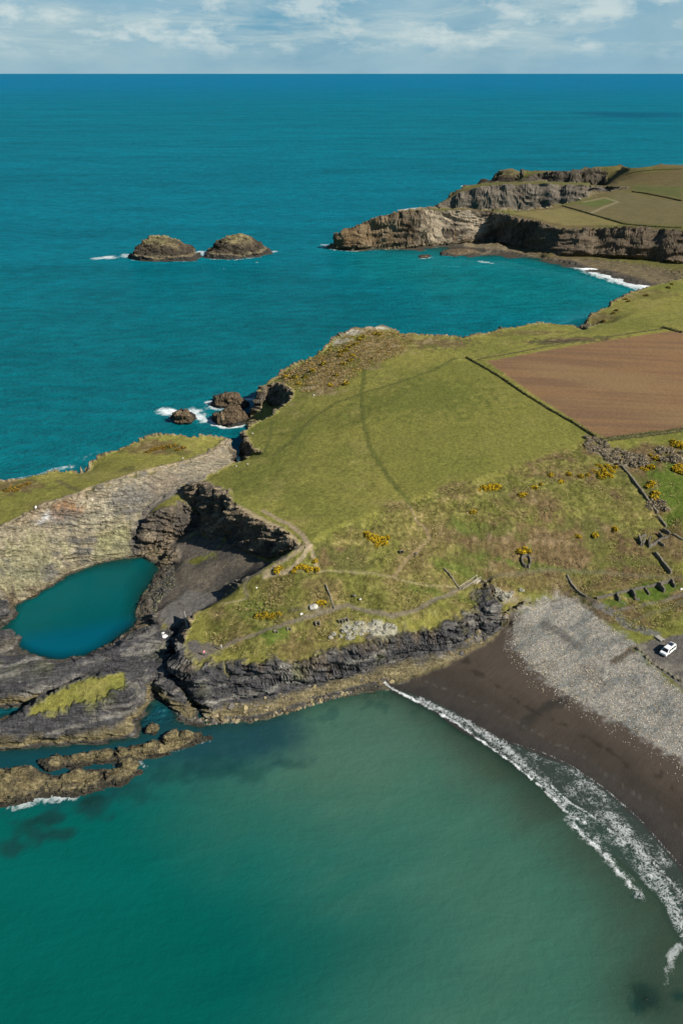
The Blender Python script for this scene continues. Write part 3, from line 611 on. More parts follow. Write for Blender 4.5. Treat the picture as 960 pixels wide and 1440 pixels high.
def paint(x, y, z, slope):
    """albedo of the land, its rockiness and wetness, from what grows or lies there"""
    n = len(x)
    n_l = fbm2(x / 46 + 3, y / 46, 3, 0.55); n_m = fbm2(x / 13 + 8, y / 13 + 2, 3, 0.6); n_s = fbm2(x / 3.6, y / 3.6 + 5, 3, 0.6)
    n_f = fbm2(x / 1.1 + 40, y / 1.1, 2, 0.6)
    far = sstep(500, 560, y)
    col = np.zeros((n, 3), np.float32) + np.array((0.180, 0.170, 0.040), np.float32)
    col = lerp(col, (0.132, 0.138, 0.030), sstep(-0.3, 0.6, n_l + 0.3 * n_m))
    col = lerp(col, (0.215, 0.185, 0.058), sstep(0.1, 0.8, n_m - 0.4 * n_l) * 0.55)
    col *= (1 + 0.16 * n_s + 0.12 * n_f)[:, None]
    fa = patch(x, y, Z_fieldA, 1.0, n_s); col = lerp(col, (0.135, 0.138, 0.030), fa * 0.55)
    # rough slope: tussocks, dead bracken, green flushes
    rg = patch(x, y, Z_rough, 1.5, n_m)
    # contour banding of sheep terraces
    band = noise2((z + 0.25 * n_m * 3) / 1.5, x / 30.0) + 0.6 * n_s
    rc = np.zeros((n, 3), np.float32) + np.array((0.135, 0.120, 0.036), np.float32)
    rc = lerp(rc, (0.205, 0.165, 0.066), sstep(0.0, 0.7, n_s * 0.8 + band * 0.4))
    east = sstep(15, 75, x)
    rc = lerp(rc, (0.105, 0.072, 0.036), sstep(0.0, 0.5, n_m * 0.7 + 0.3 * n_l + 0.35 * n_s + 0.5 * noise2((z + 1.2 * n_m) / 4.5, x / 60)) * (0.45 + 0.50 * east))
    rc = lerp(rc, (0.086, 0.098, 0.018), sstep(0.05, 0.55, -n_m * 0.8 + 0.5 * band + 0.2) * 0.62)
    rc *= np.clip(1 + 0.55 * n_f + 0.28 * n_s, 0.3, 2)[:, None]
    col = lerp(col, rc, rg)
    # heath on the seaward slopes
    he = patch(x, y, Z_heath, 6.0, n_m + 0.4 * n_s)
    edge = np.zeros(n, np.float32)
    hc = np.zeros((n, 3), np.float32) + np.array((0.135, 0.100, 0.045), np.float32)
    hc = lerp(hc, (0.24, 0.185, 0.10), sstep(0.0, 0.6, n_s + 0.3 * n_m)); hc = lerp(hc, (0.10, 0.105, 0.03), sstep(0.1, 0.6, -n_m))
    hc *= (1 + 0.25 * n_f)[:, None]
    col = lerp(col, hc, he * 0.9)
    for c_, r_, st in HEATH_SPOTS:
        d = np.hypot((x - c_[0]) / r_[0], (y - c_[1]) / r_[1])
        k = sstep(1.1, 0.55, d + 0.45 * n_s + 0.25 * n_m) * st
        col = lerp(col, hc * np.array((0.85, 0.8, 0.85), np.float32), k)
    for c_, r_, st, cc in COL_SPOTS:
        d = np.hypot((x - c_[0]) / r_[0], (y - c_[1]) / r_[1])
        k = sstep(1.1, 0.5, d + 0.5 * n_s + 0.2 * n_m) * st
        col = lerp(col, cc, k)
    # far plateau
    fc = np.zeros((n, 3), np.float32) + np.array((0.108, 0.086, 0.036), np.float32)
    fc = lerp(fc, (0.095, 0.092, 0.028), sstep(-0.1, 0.5, fbm2(x / 90, y / 60 + 4, 3)))
    fc *= (1 + 0.12 * n_m + 0.08 * n_s)[:, None]
    col = lerp(col, fc, far)
    for poly, cc in FAR_FIELDS:
        col = lerp(col, np.array(cc, np.float32) * (1 + 0.10 * n_m)[:, None], patch(x, y, poly, 3.0, n_m * 0.3) * far)
    # ---- rock
    sl = patch(x, y, Z_slate, 1.2, n_s); gt = patch(x, y, Z_gtop, 0.9, n_s * 1.3 + 0.4)
    qu = patch(x, y, Z_quarry, 1.0, n_s); fl = patch(x, y, Z_floor, 0.6, n_s); hu = patch(x, y, Z_hump, 1.0, n_s); pr = patch(x, y, Z_prom, 0.8, n_s)
    pw = patch(x, y, Z_pale, 1.0, n_s)
    sand = patch(x, y, Z_sand, 0.8, n_s * 0.6); peb = patch(x, y, Z_peb, 2.0, 0.45 * n_s + 0.3 * n_f); car = patch(x, y, Z_car, 0.6, n_s * 0.5); plough = patch(x, y, Z_plough, 0.7, n_s * 0.4)
    soft = np.clip(sand + peb + car + plough, 0, 1)
    steep = sstep(0.85, 1.35, slope + 0.25 * n_s)
    steep = steep * (1 - rg * sstep(2.2, 1.6, slope))
    rock = np.maximum.reduce([steep, sl * (1 - gt), hu * sstep(0.5, 0.8, slope + 0.3 * n_m), pr * 0.9, pw, sstep(2.6, 1.6, z + 0.5 * n_s) * (1 - far * 0.0)])
    rock = np.clip(rock * (1 - soft), 0, 1)
    a = x * STR[0] + y * STR[1]; b = x * STN[0] + y * STN[1]
    bed = noise2(a / 30, (b * 0.8 + z * 0.62) / 1.6) + 0.5 * n_s
    r_sl = lerp(np.zeros((n, 3), np.float32) + np.array((0.068, 0.067, 0.070), np.float32), (0.190, 0.180, 0.160), sstep(0.0, 0.8, bed + 0.3 * n_m))
    r_sl = lerp(r_sl, (0.13, 0.135, 0.05), sstep(0.35, 0.8, n_m - 0.3 * bed) * sstep(3, 5, z) * 0.6)
    r_br = lerp(np.zeros((n, 3), np.float32) + np.array((0.16, 0.125, 0.085), np.float32), (0.27, 0.22, 0.15), sstep(-0.1, 0.7, bed))
    r_br = lerp(r_br, (0.105, 0.09, 0.07), sstep(0.1, 0.7, n_m))
    r_pa = lerp(np.zeros((n, 3), np.float32) + np.array((0.27, 0.235, 0.165), np.float32), (0.20, 0.18, 0.135), sstep(-0.1, 0.5, bed))
    r_pa = lerp(r_pa, (0.125, 0.12, 0.11), sstep(0.15, 0.6, bed * 0.8 + n_m * 0.5) * 0.7)
    r_pa = lerp(r_pa, (0.235, 0.215, 0.10), sstep(0.1, 0.6, -n_m) * sstep(12, 5, z) * 0.75)
    r_pa = lerp(r_pa, (0.30, 0.255, 0.18), sstep(3.0, 1.0, np.abs(z - 16 - 2 * n_l)) * 0.4)
    for c_, r_, st, cc in WALL_SPOTS:
        d = np.sqrt(((x - c_[0]) / r_)**2 + ((y - c_[1]) / r_)**2 + ((z - c_[2]) / (r_ * 0.6))**2)
        r_pa = lerp(r_pa, cc, sstep(1.1, 0.5, d + 0.5 * n_s) * st)
    n_fr = fbm2(x / 34 + 9, (y + z * 2) / 34, 3, 0.6)
    r_fa = lerp(np.zeros((n, 3), np.float32) + np.array((0.285, 0.240, 0.175), np.float32), (0.095, 0.078, 0.058), sstep(-0.15, 0.5, n_fr + 0.15 * n_m))
    r_fa = lerp(r_fa, (0.17, 0.11, 0.05), sstep(0.2, 0.7, n_m) * 0.5)
    tip = P(458, 345, 0); r_fa = lerp(r_fa, (0.135, 0.09, 0.045), sstep(95, 25, np.hypot(x - tip[0], y - tip[1]) + 12 * n_m) * 0.85)
    r_fa = lerp(r_fa, np.array((0.105, 0.080, 0.055), np.float32) * (1 + 0.5 * n_fr)[:, None], sstep(115, 150, x + 8 * n_m) * sstep(740, 700, y) * 0.85)  # dark shading of the right-hand cliffs put into the brown rock colour
    r_fa = lerp(r_fa, np.array((0.115, 0.100, 0.082), np.float32) * (1 + 0.5 * n_fr)[:, None], sstep(800, 860, y) * 0.8); r_fa = lerp(r_fa, (0.070, 0.060, 0.045), sstep(985, 1020, y) * 0.85)
    r_fa = lerp(r_fa, (0.09, 0.07, 0.05), sstep(5.0, 1.5, z) * 0.6)
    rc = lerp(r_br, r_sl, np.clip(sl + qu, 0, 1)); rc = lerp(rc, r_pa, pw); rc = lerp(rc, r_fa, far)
    rc = lerp(rc, (0.10, 0.088, 0.078), hu * sstep(-0.2, 0.4, n_m) * 0.5)
    rc *= (1 + 0.28 * n_f)[:, None]
    hs = lerp(np.zeros((n, 3), np.float32) + np.array((0.115, 0.100, 0.082), np.float32), (0.135, 0.130, 0.05), sstep(0.2, 0.7, n_m) * 0.8)
    col = lerp(col, hs * (1 + 0.3 * n_f)[:, None], np.clip(hu + pr, 0, 1))
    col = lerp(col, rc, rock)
    sc = np.zeros((n, 3), np.float32) + np.array((0.082, 0.073, 0.066), np.float32); sc = lerp(sc, (0.12, 0.10, 0.08), sstep(0, 0.6, n_m + 0.4 * n_s))
    col = lerp(col, sc * (1 + 0.2 * n_f)[:, None], qu * (1 - steep * 0.8) * 0.95)
    col = lerp(col, (0.128, 0.122, 0.114), fl * sstep(-0.6, 0.3, n_s + 0.4) * 0.85)
    # weed and barnacle belts
    tid = rock * sstep(2.3, 1.2, z + 0.4 * n_s) * sstep(0.25, 0.6, z + 0.1 * n_s)
    lagn = inpoly(x, y, lag_wide)
    tid = tid * (1 - 0.75 * lagn) * (1 - 0.5 * far)
    col = lerp(col, np.array((0.205, 0.170, 0.085), np.float32) * (1 + 0.35 * n_s)[:, None], np.clip(tid, 0, 1) * 0.85)
    wetb = rock * sstep(0.38, 0.05, z + 0.15 * n_s)
    col = lerp(col, (0.045, 0.04, 0.028), wetb * 0.85)
    # beach and fields
    sd_ = np.zeros((n, 3), np.float32) + np.array((0.036, 0.030, 0.024), np.float32)
    sd_ = lerp(sd_, (0.062, 0.049, 0.038), sstep(0.7, 1.7, z + 0.3 * n_m)); sd_ = lerp(sd_, (0.030, 0.026, 0.021), sstep(0.7, 0.2, z + 0.2 * n_s))
    dline_, _ = dline(x, y, SEEP); sd_ = lerp(sd_, (0.022, 0.021, 0.018), sstep(2.2, 0.3, dline_ + n_s) * 0.75)
    sd_ *= (1 + 0.10 * noise2((x - y) / 0.9, (x + y) / 9.0))[:, None]
    wr = sstep(0.09, 0.02, np.abs(z - 1.25 - 0.16 * n_m)) * sstep(-0.1, 0.3, n_s); sd_ = lerp(sd_, (0.022, 0.018, 0.014), wr * 0.7)
    wr = sstep(0.05, 0.01, np.abs(z - 0.75 - 0.10 * n_m)) * sstep(0.0, 0.4, n_f); sd_ = lerp(sd_, (0.09, 0.08, 0.068), wr * 0.5)
    col = lerp(col, sd_, sand)
    pb = np.zeros((n, 3), np.float32) + np.array((0.215, 0.205, 0.185), np.float32)
    pb = lerp(pb, (0.15, 0.16, 0.155), sstep(-0.1, 0.5, fbm2((x + y * 0.4) / 11, (y - x * 0.5) / 4, 2))); pb = lerp(pb, (0.105, 0.09, 0.072), sstep(0.3, 0.7, n_m + 0.2 * n_s) * 0.6)
    pb *= (1 + 0.45 * n_f)[:, None]
    dl, _ = dline(x, y, DARKSTREAK); pb = lerp(pb, (0.085, 0.083, 0.08), sstep(2.0, 0.4, dl + 0.8 * n_s) * 0.7)
    dl, _ = dline(x, y, STREAM); pb = lerp(pb, (0.075, 0.052, 0.034), sstep(1.3, 0.4, dl + 0.5 * n_s) * 0.85)
    col = lerp(col, pb, peb * (1 - 0.0 * car))
    ck = np.zeros((n, 3), np.float32) + np.array((0.098, 0.090, 0.080), np.float32); ck = lerp(ck, (0.16, 0.145, 0.12), sstep(0.1, 0.6, n_m + 0.5 * n_s))
    col = lerp(col, ck, car)
    # plough lines follow the long side of the field
    pd = np.array((0.985, -0.17)); q = x * pd[1] * -1 + y * pd[0]
    pc = np.zeros((n, 3), np.float32) + np.array((0.182, 0.108, 0.053), np.float32)
    pc = lerp(pc, (0.150, 0.090, 0.050), sstep(-0.2, 0.5, noise2((x * pd[0] + y * pd[1]) / 60, q / 3.2) + 0.5 * n_l))
    pc = lerp(pc, (0.200, 0.138, 0.066), sstep(0.0, 0.6, fbm2((x * pd[0] + y * pd[1]) / 70 + 3, q / 26 + 1, 2)) * 0.5)
    pc *= (1 + 0.06 * n_f + 0.05 * noise2((x * pd[0] + y * pd[1]) / 40, q / 1.4))[:, None]
    col = lerp(col, pc, plough)
    # paths
    for pts, hw, cc, st in paths + tracks_far:
        xs = [p[0] for p in pts]; ys = [p[1] for p in pts]
        sel = (x > min(xs) - 5) & (x < max(xs) + 5) & (y > min(ys) - 5) & (y < max(ys) + 5)
        if not sel.any() or st == 0: continue
        d, _ = dline(x[sel], y[sel], pts)
        k = sstep(hw * 1.25, hw * 0.55, d + 0.25 * hw * n_s[sel]) * st
        col[sel] = lerp(col[sel], cc, k)
    # submerged ground
    under = sstep(0.05, -0.25, z)
    sb = lerp(np.zeros((n, 3), np.float32) + np.array((0.085, 0.080, 0.050), np.float32), (0.022, 0.026, 0.016), sstep(0.05, 0.45, n_m + 0.3 * n_s))
    rocky_sea = sstep(45, 5, x) * (1 - sand)
    sb = lerp(np.zeros((n, 3), np.float32) + np.array((0.060, 0.050, 0.036), np.float32), sb, rocky_sea)
    sb = lerp(sb, (0.034, 0.036, 0.020), lagn.astype(np.float32))
    col = lerp(col, sb, under)
    wet = np.clip(sand * sstep(1.1, 0.15, z + 0.25 * n_s) + wetb, 0, 1)
    return np.clip(col, 0.004, 0.9), rock, wet, soft, np.clip(sand * 0.85 + plough * 0.6, 0, 1)

def spot(px, py, rx, ry, st=0.8): g = G(px, py); return (g, (rx, ry), st)
HEATH_SPOTS = [spot(620, 483, 15, 9), spot(800, 478, 22, 5, 0.9), spot(735, 468, 20, 5, 0.6), spot(840, 448, 10, 9, 0.7), spot(900, 415, 22, 10, 0.5), spot(215, 628, 10, 6, 0.8), spot(245, 633, 8, 4, 0.7), spot(22, 685, 11, 6, 0.8), spot(60, 712, 6, 3, 0.4),
    spot(480, 783, 8, 4, 0.9), spot(690, 760, 14, 4, 0.9), spot(760, 757, 16, 4, 0.9), spot(740, 700, 13, 4, 0.6), spot(630, 748, 8, 4, 0.6), spot(700, 795, 14, 3.5, 0.7), spot(830, 745, 12, 4, 0.8), spot(905, 670, 7, 9, 0.9), spot(900, 640, 6, 5, 0.7), spot(775, 670, 8, 3, 0.6), spot(945, 770, 8, 5, 0.6), spot(935, 640, 9, 5, 0.9),
    spot(830, 790, 18, 4, 0.35), spot(780, 822, 12, 3, 0.5), spot(870, 825, 14, 2.5, 0.6), spot(720, 840, 6, 3, 0.5), spot(660, 790, 8, 3, 0.35)]
def cspot(px, py, rx, ry, st, cc): g = G(px, py); return (g, (rx, ry), st, cc)
GREEN = (0.075, 0.11, 0.018)
COL_SPOTS = [cspot(600, 560, 28, 20, 0.55, (0.082, 0.10, 0.02)), cspot(945, 690, 6.5, 16, 0.95, (0.07, 0.105, 0.015)), cspot(900, 838, 12, 1.8, 0.9, (0.062, 0.10, 0.014)), cspot(940, 826, 8, 1.8, 0.9, (0.062, 0.10, 0.014)), cspot(865, 850, 5, 1.6, 0.8, (0.062, 0.10, 0.014)),
    cspot(390, 893, 6, 3, 0.8, GREEN), cspot(360, 858, 7, 2.5, 0.6, (0.11, 0.14, 0.03)), cspot(340, 850, 5, 2, 0.7, (0.125, 0.145, 0.03)), cspot(258, 913, 1.0, 2.0, 0.9, (0.10, 0.14, 0.02)), cspot(268, 926, 1.6, 1.2, 0.9, (0.12, 0.14, 0.025)), cspot(640, 800, 8, 2, 0.5, GREEN), cspot(680, 745, 12, 2.5, 0.5, GREEN), cspot(620, 835, 14, 1.6, 0.5, GREEN), cspot(760, 797, 20, 1.2, 0.7, GREEN), cspot(880, 790, 10, 2, 0.4, GREEN),
    cspot(285, 915, 4.5, 3.0, 0.9, (0.115, 0.10, 0.09)), cspot(272, 908, 2.6, 2.6, 0.95, (0.105, 0.095, 0.088)), cspot(520, 885, 9, 2.2, 0.6, (0.33, 0.32, 0.26)), cspot(540, 883, 3, 1.6, 0.6, (0.36, 0.35, 0.29)), cspot(712, 838, 4, 2, 0.6, (0.30, 0.28, 0.23)), cspot(442, 854, 2.2, 1.3, 0.9, (0.26, 0.24, 0.20)), cspot(440, 858, 4.5, 1.2, 0.5, (0.12, 0.11, 0.08)),
    cspot(497, 467, 7, 3, 0.85, (0.42, 0.40, 0.35)), cspot(480, 480, 4, 3, 0.8, (0.38, 0.36, 0.31)), cspot(530, 461, 7, 1.6, 0.8, (0.42, 0.40, 0.34)), cspot(438, 545, 5, 2.5, 0.6, (0.30, 0.25, 0.17)), cspot(800, 480, 14, 4, 0.8, (0.055, 0.045, 0.028)),
    cspot(850, 633, 6, 3, 0.8, (0.20, 0.17, 0.13)), cspot(885, 648, 7, 3.5, 0.8, (0.20, 0.17, 0.13)), cspot(70, 706, 4, 2, 0.6, (0.22, 0.17, 0.09)), cspot(180, 660, 4, 3, 0.6, (0.085, 0.08, 0.03)), cspot(410, 800, 4, 3, 0.0, GREEN)]
def wspot(px, py, h, r, st, cc): return (P(px, py, h), r, st, cc)
WALL_SPOTS = [wspot(60, 728, 17, 4, 0.7, (0.40, 0.41, 0.42)), wspot(95, 712, 17, 6, 0.8, (0.30, 0.17, 0.085)), wspot(108, 700, 18.5, 4, 0.7, (0.38, 0.33, 0.24)), wspot(125, 700, 16, 6, 0.8, (0.36, 0.32, 0.23)), wspot(140, 725, 11, 7, 0.5, (0.36, 0.33, 0.24)), wspot(190, 700, 14, 8, 0.7, (0.15, 0.145, 0.135)), wspot(90, 725, 15, 5, 0.6, (0.12, 0.12, 0.12)),
    wspot(230, 680, 15, 7, 0.6, (0.20, 0.16, 0.12)), wspot(30, 790, 8, 14, 0.5, (0.26, 0.25, 0.13)), wspot(290, 648, 15, 6, 0.5, (0.30, 0.24, 0.17)), wspot(165, 770, 3, 8, 0.6, (0.28, 0.27, 0.15))]
SEEP = [P(*p)[:2] for p in [(735, 1022, 0.6), (755, 1000, 1), (790, 985, 1.6)]]
DARKSTREAK = [P(*p)[:2] for p in [(765, 878, 3.6), (790, 892, 3.8), (812, 908, 3.8)]]
STREAM = [P(*p)[:2] for p in [(960, 883, 4.6), (930, 893, 4.4), (905, 905, 4.5), (885, 915, 4.4), (862, 930, 4)]]
lag_wide = [P(*p)[:2] for p in [(-40, 960, 0), (-60, 840, 0), (100, 790, 0), (240, 760, 0), (265, 800, 0), (240, 880, 0), (180, 915, 0), (85, 940, 0)]]
FAR_FIELDS = [(zone([(800, 292), (870, 272), (892, 272), (958, 284), (958, 317), (880, 313), (836, 302)]), (0.112, 0.094, 0.042)),
    (zone([(720, 300), (792, 293), (836, 304), (872, 316), (800, 317), (760, 309)]), (0.155, 0.130, 0.050)),
    (zone([(882, 262), (958, 262), (958, 278), (895, 268)]), (0.080, 0.086, 0.026)), (zone([(862, 252), (900, 244), (958, 240), (958, 258), (880, 258)]), (0.105, 0.082, 0.034)),
    (zone([(810, 286), (860, 278), (868, 283), (836, 292)]), (0.082, 0.096, 0.026))]

# ------------------------------------------------------------------ land meshes
def land_grid():
    xa = axis((-190, -100, 1.0), (-100, 72, 0.42), (72, 140, 0.65), (140, 480, 1.35), (480, 1100, 8.0))
    ya = axis((60, 122, 1.0), (122, 238, 0.42), (238, 345, 0.75), (345, 560, 1.15), (560, 770, 1.25), (770, 1140, 2.0), (1140, 1220, 8))
    K = 3                                       # steep ground is divided K times finer
    X, Y = np.meshgrid(xa, ya)
    H = HF(X, Y)
    gy, gx = np.gradient(H, ya, xa)
    nx, ny = len(xa), len(ya)
    corners = lambda A: np.stack([A[:-1, :-1], A[:-1, 1:], A[1:, 1:], A[1:, :-1]], -1)
    Hc = corners(H); SLc = corners(np.hypot(gx, gy)).mean(-1)
    keep = Hc.max(-1) > np.where(Y[:-1, :-1] < 260, -2.8, -1.2)
    keep |= inpoly(X[:-1, :-1], Y[:-1, :-1], lag_wide)
    steep = keep & (SLc > 0.95) & (Hc.max(-1) > 0.0) & (X[:-1, :-1] < 470)
    rz_ = inpoly(X[:-1, :-1], Y[:-1, :-1], Z_slate)
    steep |= keep & rz_ & (Hc.max(-1) > 0.1)
    FX = (nx - 1) * K + 1
    xf = np.interp(np.arange(FX) / K, np.arange(nx), xa); yf = np.interp(np.arange((ny - 1) * K + 1) / K, np.arange(ny), ya)
    iy, ix = np.nonzero(keep & ~steep)
    fid = lambda fy, fx: fy.astype(np.int64) * FX + fx
    cq = np.stack([fid(iy * K, ix * K), fid(iy * K, ix * K + K), fid(iy * K + K, ix * K + K), fid(iy * K + K, ix * K)], -1)
    sy_, sx_ = np.nonzero(steep)
    fq = []
    for a_ in range(K):
        for b_ in range(K):
            y0, x0 = sy_ * K + a_, sx_ * K + b_
            fq.append(np.stack([fid(y0, x0), fid(y0, x0 + 1), fid(y0 + 1, x0 + 1), fid(y0 + 1, x0)], -1))
    allq = np.concatenate([cq] + fq)
    u, inv = np.unique(allq, return_inverse=True); quads = inv.reshape(-1, 4)
    lx, ly = u % FX, u // FX
    x, y = xf[lx], yf[ly]
    h = HF(x, y)
    cx, cy = np.clip(lx / K, 0, nx - 1.001), np.clip(ly / K, 0, ny - 1.001); i0, j0 = cx.astype(int), cy.astype(int); tx, ty = cx - i0, cy - j0
    bil = lambda A: (A[j0, i0] * (1 - tx) + A[j0, i0 + 1] * tx) * (1 - ty) + (A[j0 + 1, i0] * (1 - tx) + A[j0 + 1, i0 + 1] * tx) * ty
    gxx, gyy = bil(gx), bil(gy)
    slope = np.hypot(gxx, gyy)
    col, rock, wet, soft, fine = paint(x, y, h, slope)
    far = sstep(480, 560, y)
    nrm = np.stack([-gxx, -gyy, np.ones_like(gxx)], -1); nrm /= np.linalg.norm(nrm, axis=1)[:, None]
    nrm[:, 2] *= 0.75
    st = sstep(0.5, 1.4, slope)
    d = rock_disp(x, y, h, 1.0) * (1 - far) + (rock_disp(x, y, h, 1.9, 0.30) + 4.2 * fbm3(x / 24, y / 24, h / 45, 2, 0.5)) * far
    amp = rock * (0.55 + 0.75 * st) * (1 - 0.45 * patch(x, y, Z_pale, 1.0, np.zeros(len(x)))) * np.where(h < 0, 0.45, 1.0)
    co = np.stack([x, y, h], -1) + nrm * (d * amp)[:, None]
    # turf: gentle hummocks, terracettes on the rough slope
    tz = 0.22 * fbm2(x / 7, y / 7, 3, 0.6) + 0.10 * fbm2(x / 1.7, y / 1.7 + 3, 2, 0.6)
    rg = patch(x, y, Z_rough, 2.0, np.zeros(len(x)))
    tz = tz * (0.35 + 1.3 * rg) + rg * 0.30 * noise2(h / 1.3, x / 25)
    co[:, 2] += tz * (1 - rock) * (1 - soft) * sstep(0.5, 2.5, h)
    # fine vertices that hang on an undivided neighbour lie on its straight edge
    coarse = keep & ~steep
    cpad = np.zeros((ny + 1, nx + 1), bool); cpad[1:ny, 1:nx] = coarse
    hx = (lx % K != 0) & (ly % K == 0); hy = (ly % K != 0) & (lx % K == 0)
    row, colm = ly // K, lx // K
    for m_, nb, stp in ((hx, lambda: cpad[row, colm + 1] | cpad[row + 1, colm + 1], 1), (hy, lambda: cpad[row + 1, colm] | cpad[row + 1, colm + 1], FX)):
        k = np.nonzero(m_ & nb())[0]
        if not len(k): continue
        r_ = (lx[k] % K if stp == 1 else ly[k] % K)
        a0 = np.searchsorted(u, u[k] - r_ * stp); a1 = np.searchsorted(u, u[k] + (K - r_) * stp)
        t_ = (r_ / K)[:, None]; co[k] = co[a0] * (1 - t_) + co[a1] * t_
    return x, y, h, quads, co, col, rock, wet, fine
gx_, gy_, gh_, gq_, gco, gcol, grock, gwet, gfine = land_grid()
fc = gco[gq_].mean(1); fx_, fy_ = gx_[gq_].mean(1), gy_[gq_].mean(1); fh_ = gh_[gq_].mean(1)
zid = np.zeros(len(gq_), int)
zid[inpoly(fx_, fy_, Z_plough)] = 3
zid[inpoly(fx_, fy_, Z_sand) & (fh_ > -0.05)] = 1
zid[inpoly(fx_, fy_, Z_peb)] = 2
zid[inpoly(fx_, fy_, Z_car)] = 4
zid[(fh_ < -0.05) & (fy_ < 540)] = 5
zid[fy_ > 540] = 6
zid[(fy_ > 540) & (fh_ < 3.0) & (fx_ > 100) & (fy_ < 640)] = 7
for k, nm in enumerate(['headland', 'sand_beach', 'pebble_bank', 'ploughed_field', 'car_park_ground', 'sea_bed', 'far_headland', 'far_beach']):
    ids = np.nonzero(zid == k)[0]
    if not len(ids): continue
    u, q = submesh(ids, gq_)
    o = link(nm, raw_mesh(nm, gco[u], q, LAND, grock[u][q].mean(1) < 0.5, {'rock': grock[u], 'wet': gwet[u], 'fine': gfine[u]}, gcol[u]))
    tag(o, kind='structure')

# ------------------------------------------------------------------ rocks standing in the sea (each its own thing)
def sea_rock(name, label, lines, cell, step, amp, fs, palette, group=None, cat='sea rock', warp=None, wl=None, rockamt=1.0):
    xs = [p[0] for l in lines for p in l]; ys = [p[1] for l in lines for p in l]
    pad = 6 * cell + 2
    x0, x1, y0, y1 = min(xs) - pad, max(xs) + pad, min(ys) - pad, max(ys) + pad
    nx = math.ceil((x1 - x0) / cell / 32 + 0.1) * 32 * cell; ny = math.ceil((y1 - y0) / cell / 32 + 0.1) * 32 * cell
    b = [[(x0, y0, -6), (x1, y0, -6), (x1, y1, -6), (x0, y1, -6), (x0, y0, -6)]]
    f = Field(x0 - (nx - (x1 - x0)) / 2, x1 + nx, y0 - (ny - (y1 - y0)) / 2, y1 + ny, cell, lines + b, warp if warp is not None else cell * 1.2, wl or cell * 9)
    xa = np.arange(x0, x1, step); ya = np.arange(y0, y1, step); X, Y = np.meshgrid(xa, ya); H = f(X, Y)
    gy, gx = np.gradient(H, ya, xa)
    i = np.arange(X.size).reshape(X.shape)
    q = np.stack([i[:-1, :-1], i[:-1, 1:], i[1:, 1:], i[1:, :-1]], -1).reshape(-1, 4)
    hm = np.maximum.reduce([H[:-1, :-1], H[:-1, 1:], H[1:, 1:], H[1:, :-1]]).ravel()
    u, q = submesh(np.nonzero(hm > -1.2)[0], q)
    x, y, h, gx, gy = (v.ravel()[u] for v in (X, Y, H, gx, gy))
    nrm = np.stack([-gx, -gy, np.ones_like(gx)], -1); nrm /= np.linalg.norm(nrm, axis=1)[:, None]
    d = rock_disp(x, y, h, amp, fs)
    co = np.stack([x, y, h], -1) + nrm * (d * np.where(h < 0, 0.4, 1.0))[:, None]
    col, wet = palette(x, y, h, np.hypot(gx, gy))
    ox, oy = x.mean(), y.mean()
    co[:, 0] -= ox; co[:, 1] -= oy
    o = link(name, raw_mesh(name, co, q, LAND, False, {'rock': np.full(len(x), rockamt), 'wet': wet}, col))
    o.location = (ox, oy, 0)
    return tag(o, label, cat, group)
def pal_stack(x, y, h, s):
    n1 = fbm2(x / 9, y / 9 + h / 5, 3); n2 = fbm2(x / 2.5, y / 2.5 + h, 2)
    c = np.zeros((len(x), 3), np.float32) + np.array((0.125, 0.10, 0.062), np.float32)
    c = lerp(c, (0.20, 0.175, 0.085), sstep(7, 13, h + 3 * n1) * 0.9); c = lerp(c, (0.048, 0.040, 0.031), sstep(10, 5, h + 4 * n1) * 0.9)
    c = lerp(c, (0.22, 0.18, 0.11), sstep(2.6, 1.6, h + n2) * sstep(0.6, 1.2, h) * 0.8); c = lerp(c, (0.035, 0.03, 0.022), sstep(0.8, 0.3, h))
    return c * (1 + 0.3 * n2)[:, None], sstep(1, 0.2, h)
def pal_skerry(x, y, h, s):
    n1 = fbm2(x / 3, y / 3 + h, 3); n2 = fbm2(x / 0.9, y / 0.9, 2)
    c = np.zeros((len(x), 3), np.float32) + np.array((0.180, 0.148, 0.076), np.float32)
    c = lerp(c, (0.105, 0.088, 0.054), sstep(0.0, 0.6, n1)); c = lerp(c, (0.04, 0.034, 0.022), sstep(0.30, 0.02, h + 0.15 * n2))
    return c * (1 + 0.3 * n2)[:, None], sstep(0.6, 0.1, h)
def pal_dark(x, y, h, s):
    n1 = fbm2(x / 3, y / 3 + h, 3); n2 = fbm2(x / 0.9, y / 0.9, 2)
    c = np.zeros((len(x), 3), np.float32) + np.array((0.105, 0.078, 0.05), np.float32)
    c = lerp(c, (0.19, 0.14, 0.085), sstep(0.0, 0.6, n1)); c = lerp(c, (0.035, 0.03, 0.022), sstep(0.8, 0.3, h))
    return c * (1 + 0.3 * n2)[:, None], sstep(0.8, 0.1, h)
def pal_knob(x, y, h, s):
    c, w_ = pal_stack(x, y, h, s); return c * 0.6, w_
def dome(base, crest, mids):
    """base: waterline pixels; crest and mids: (px, py, h) lines"""
    L = [PL([(a, b, 0) for a, b in base] + [(*base[0], 0)])]
    return L + [[tuple(q) for q in m] for m in [crest] + mids]
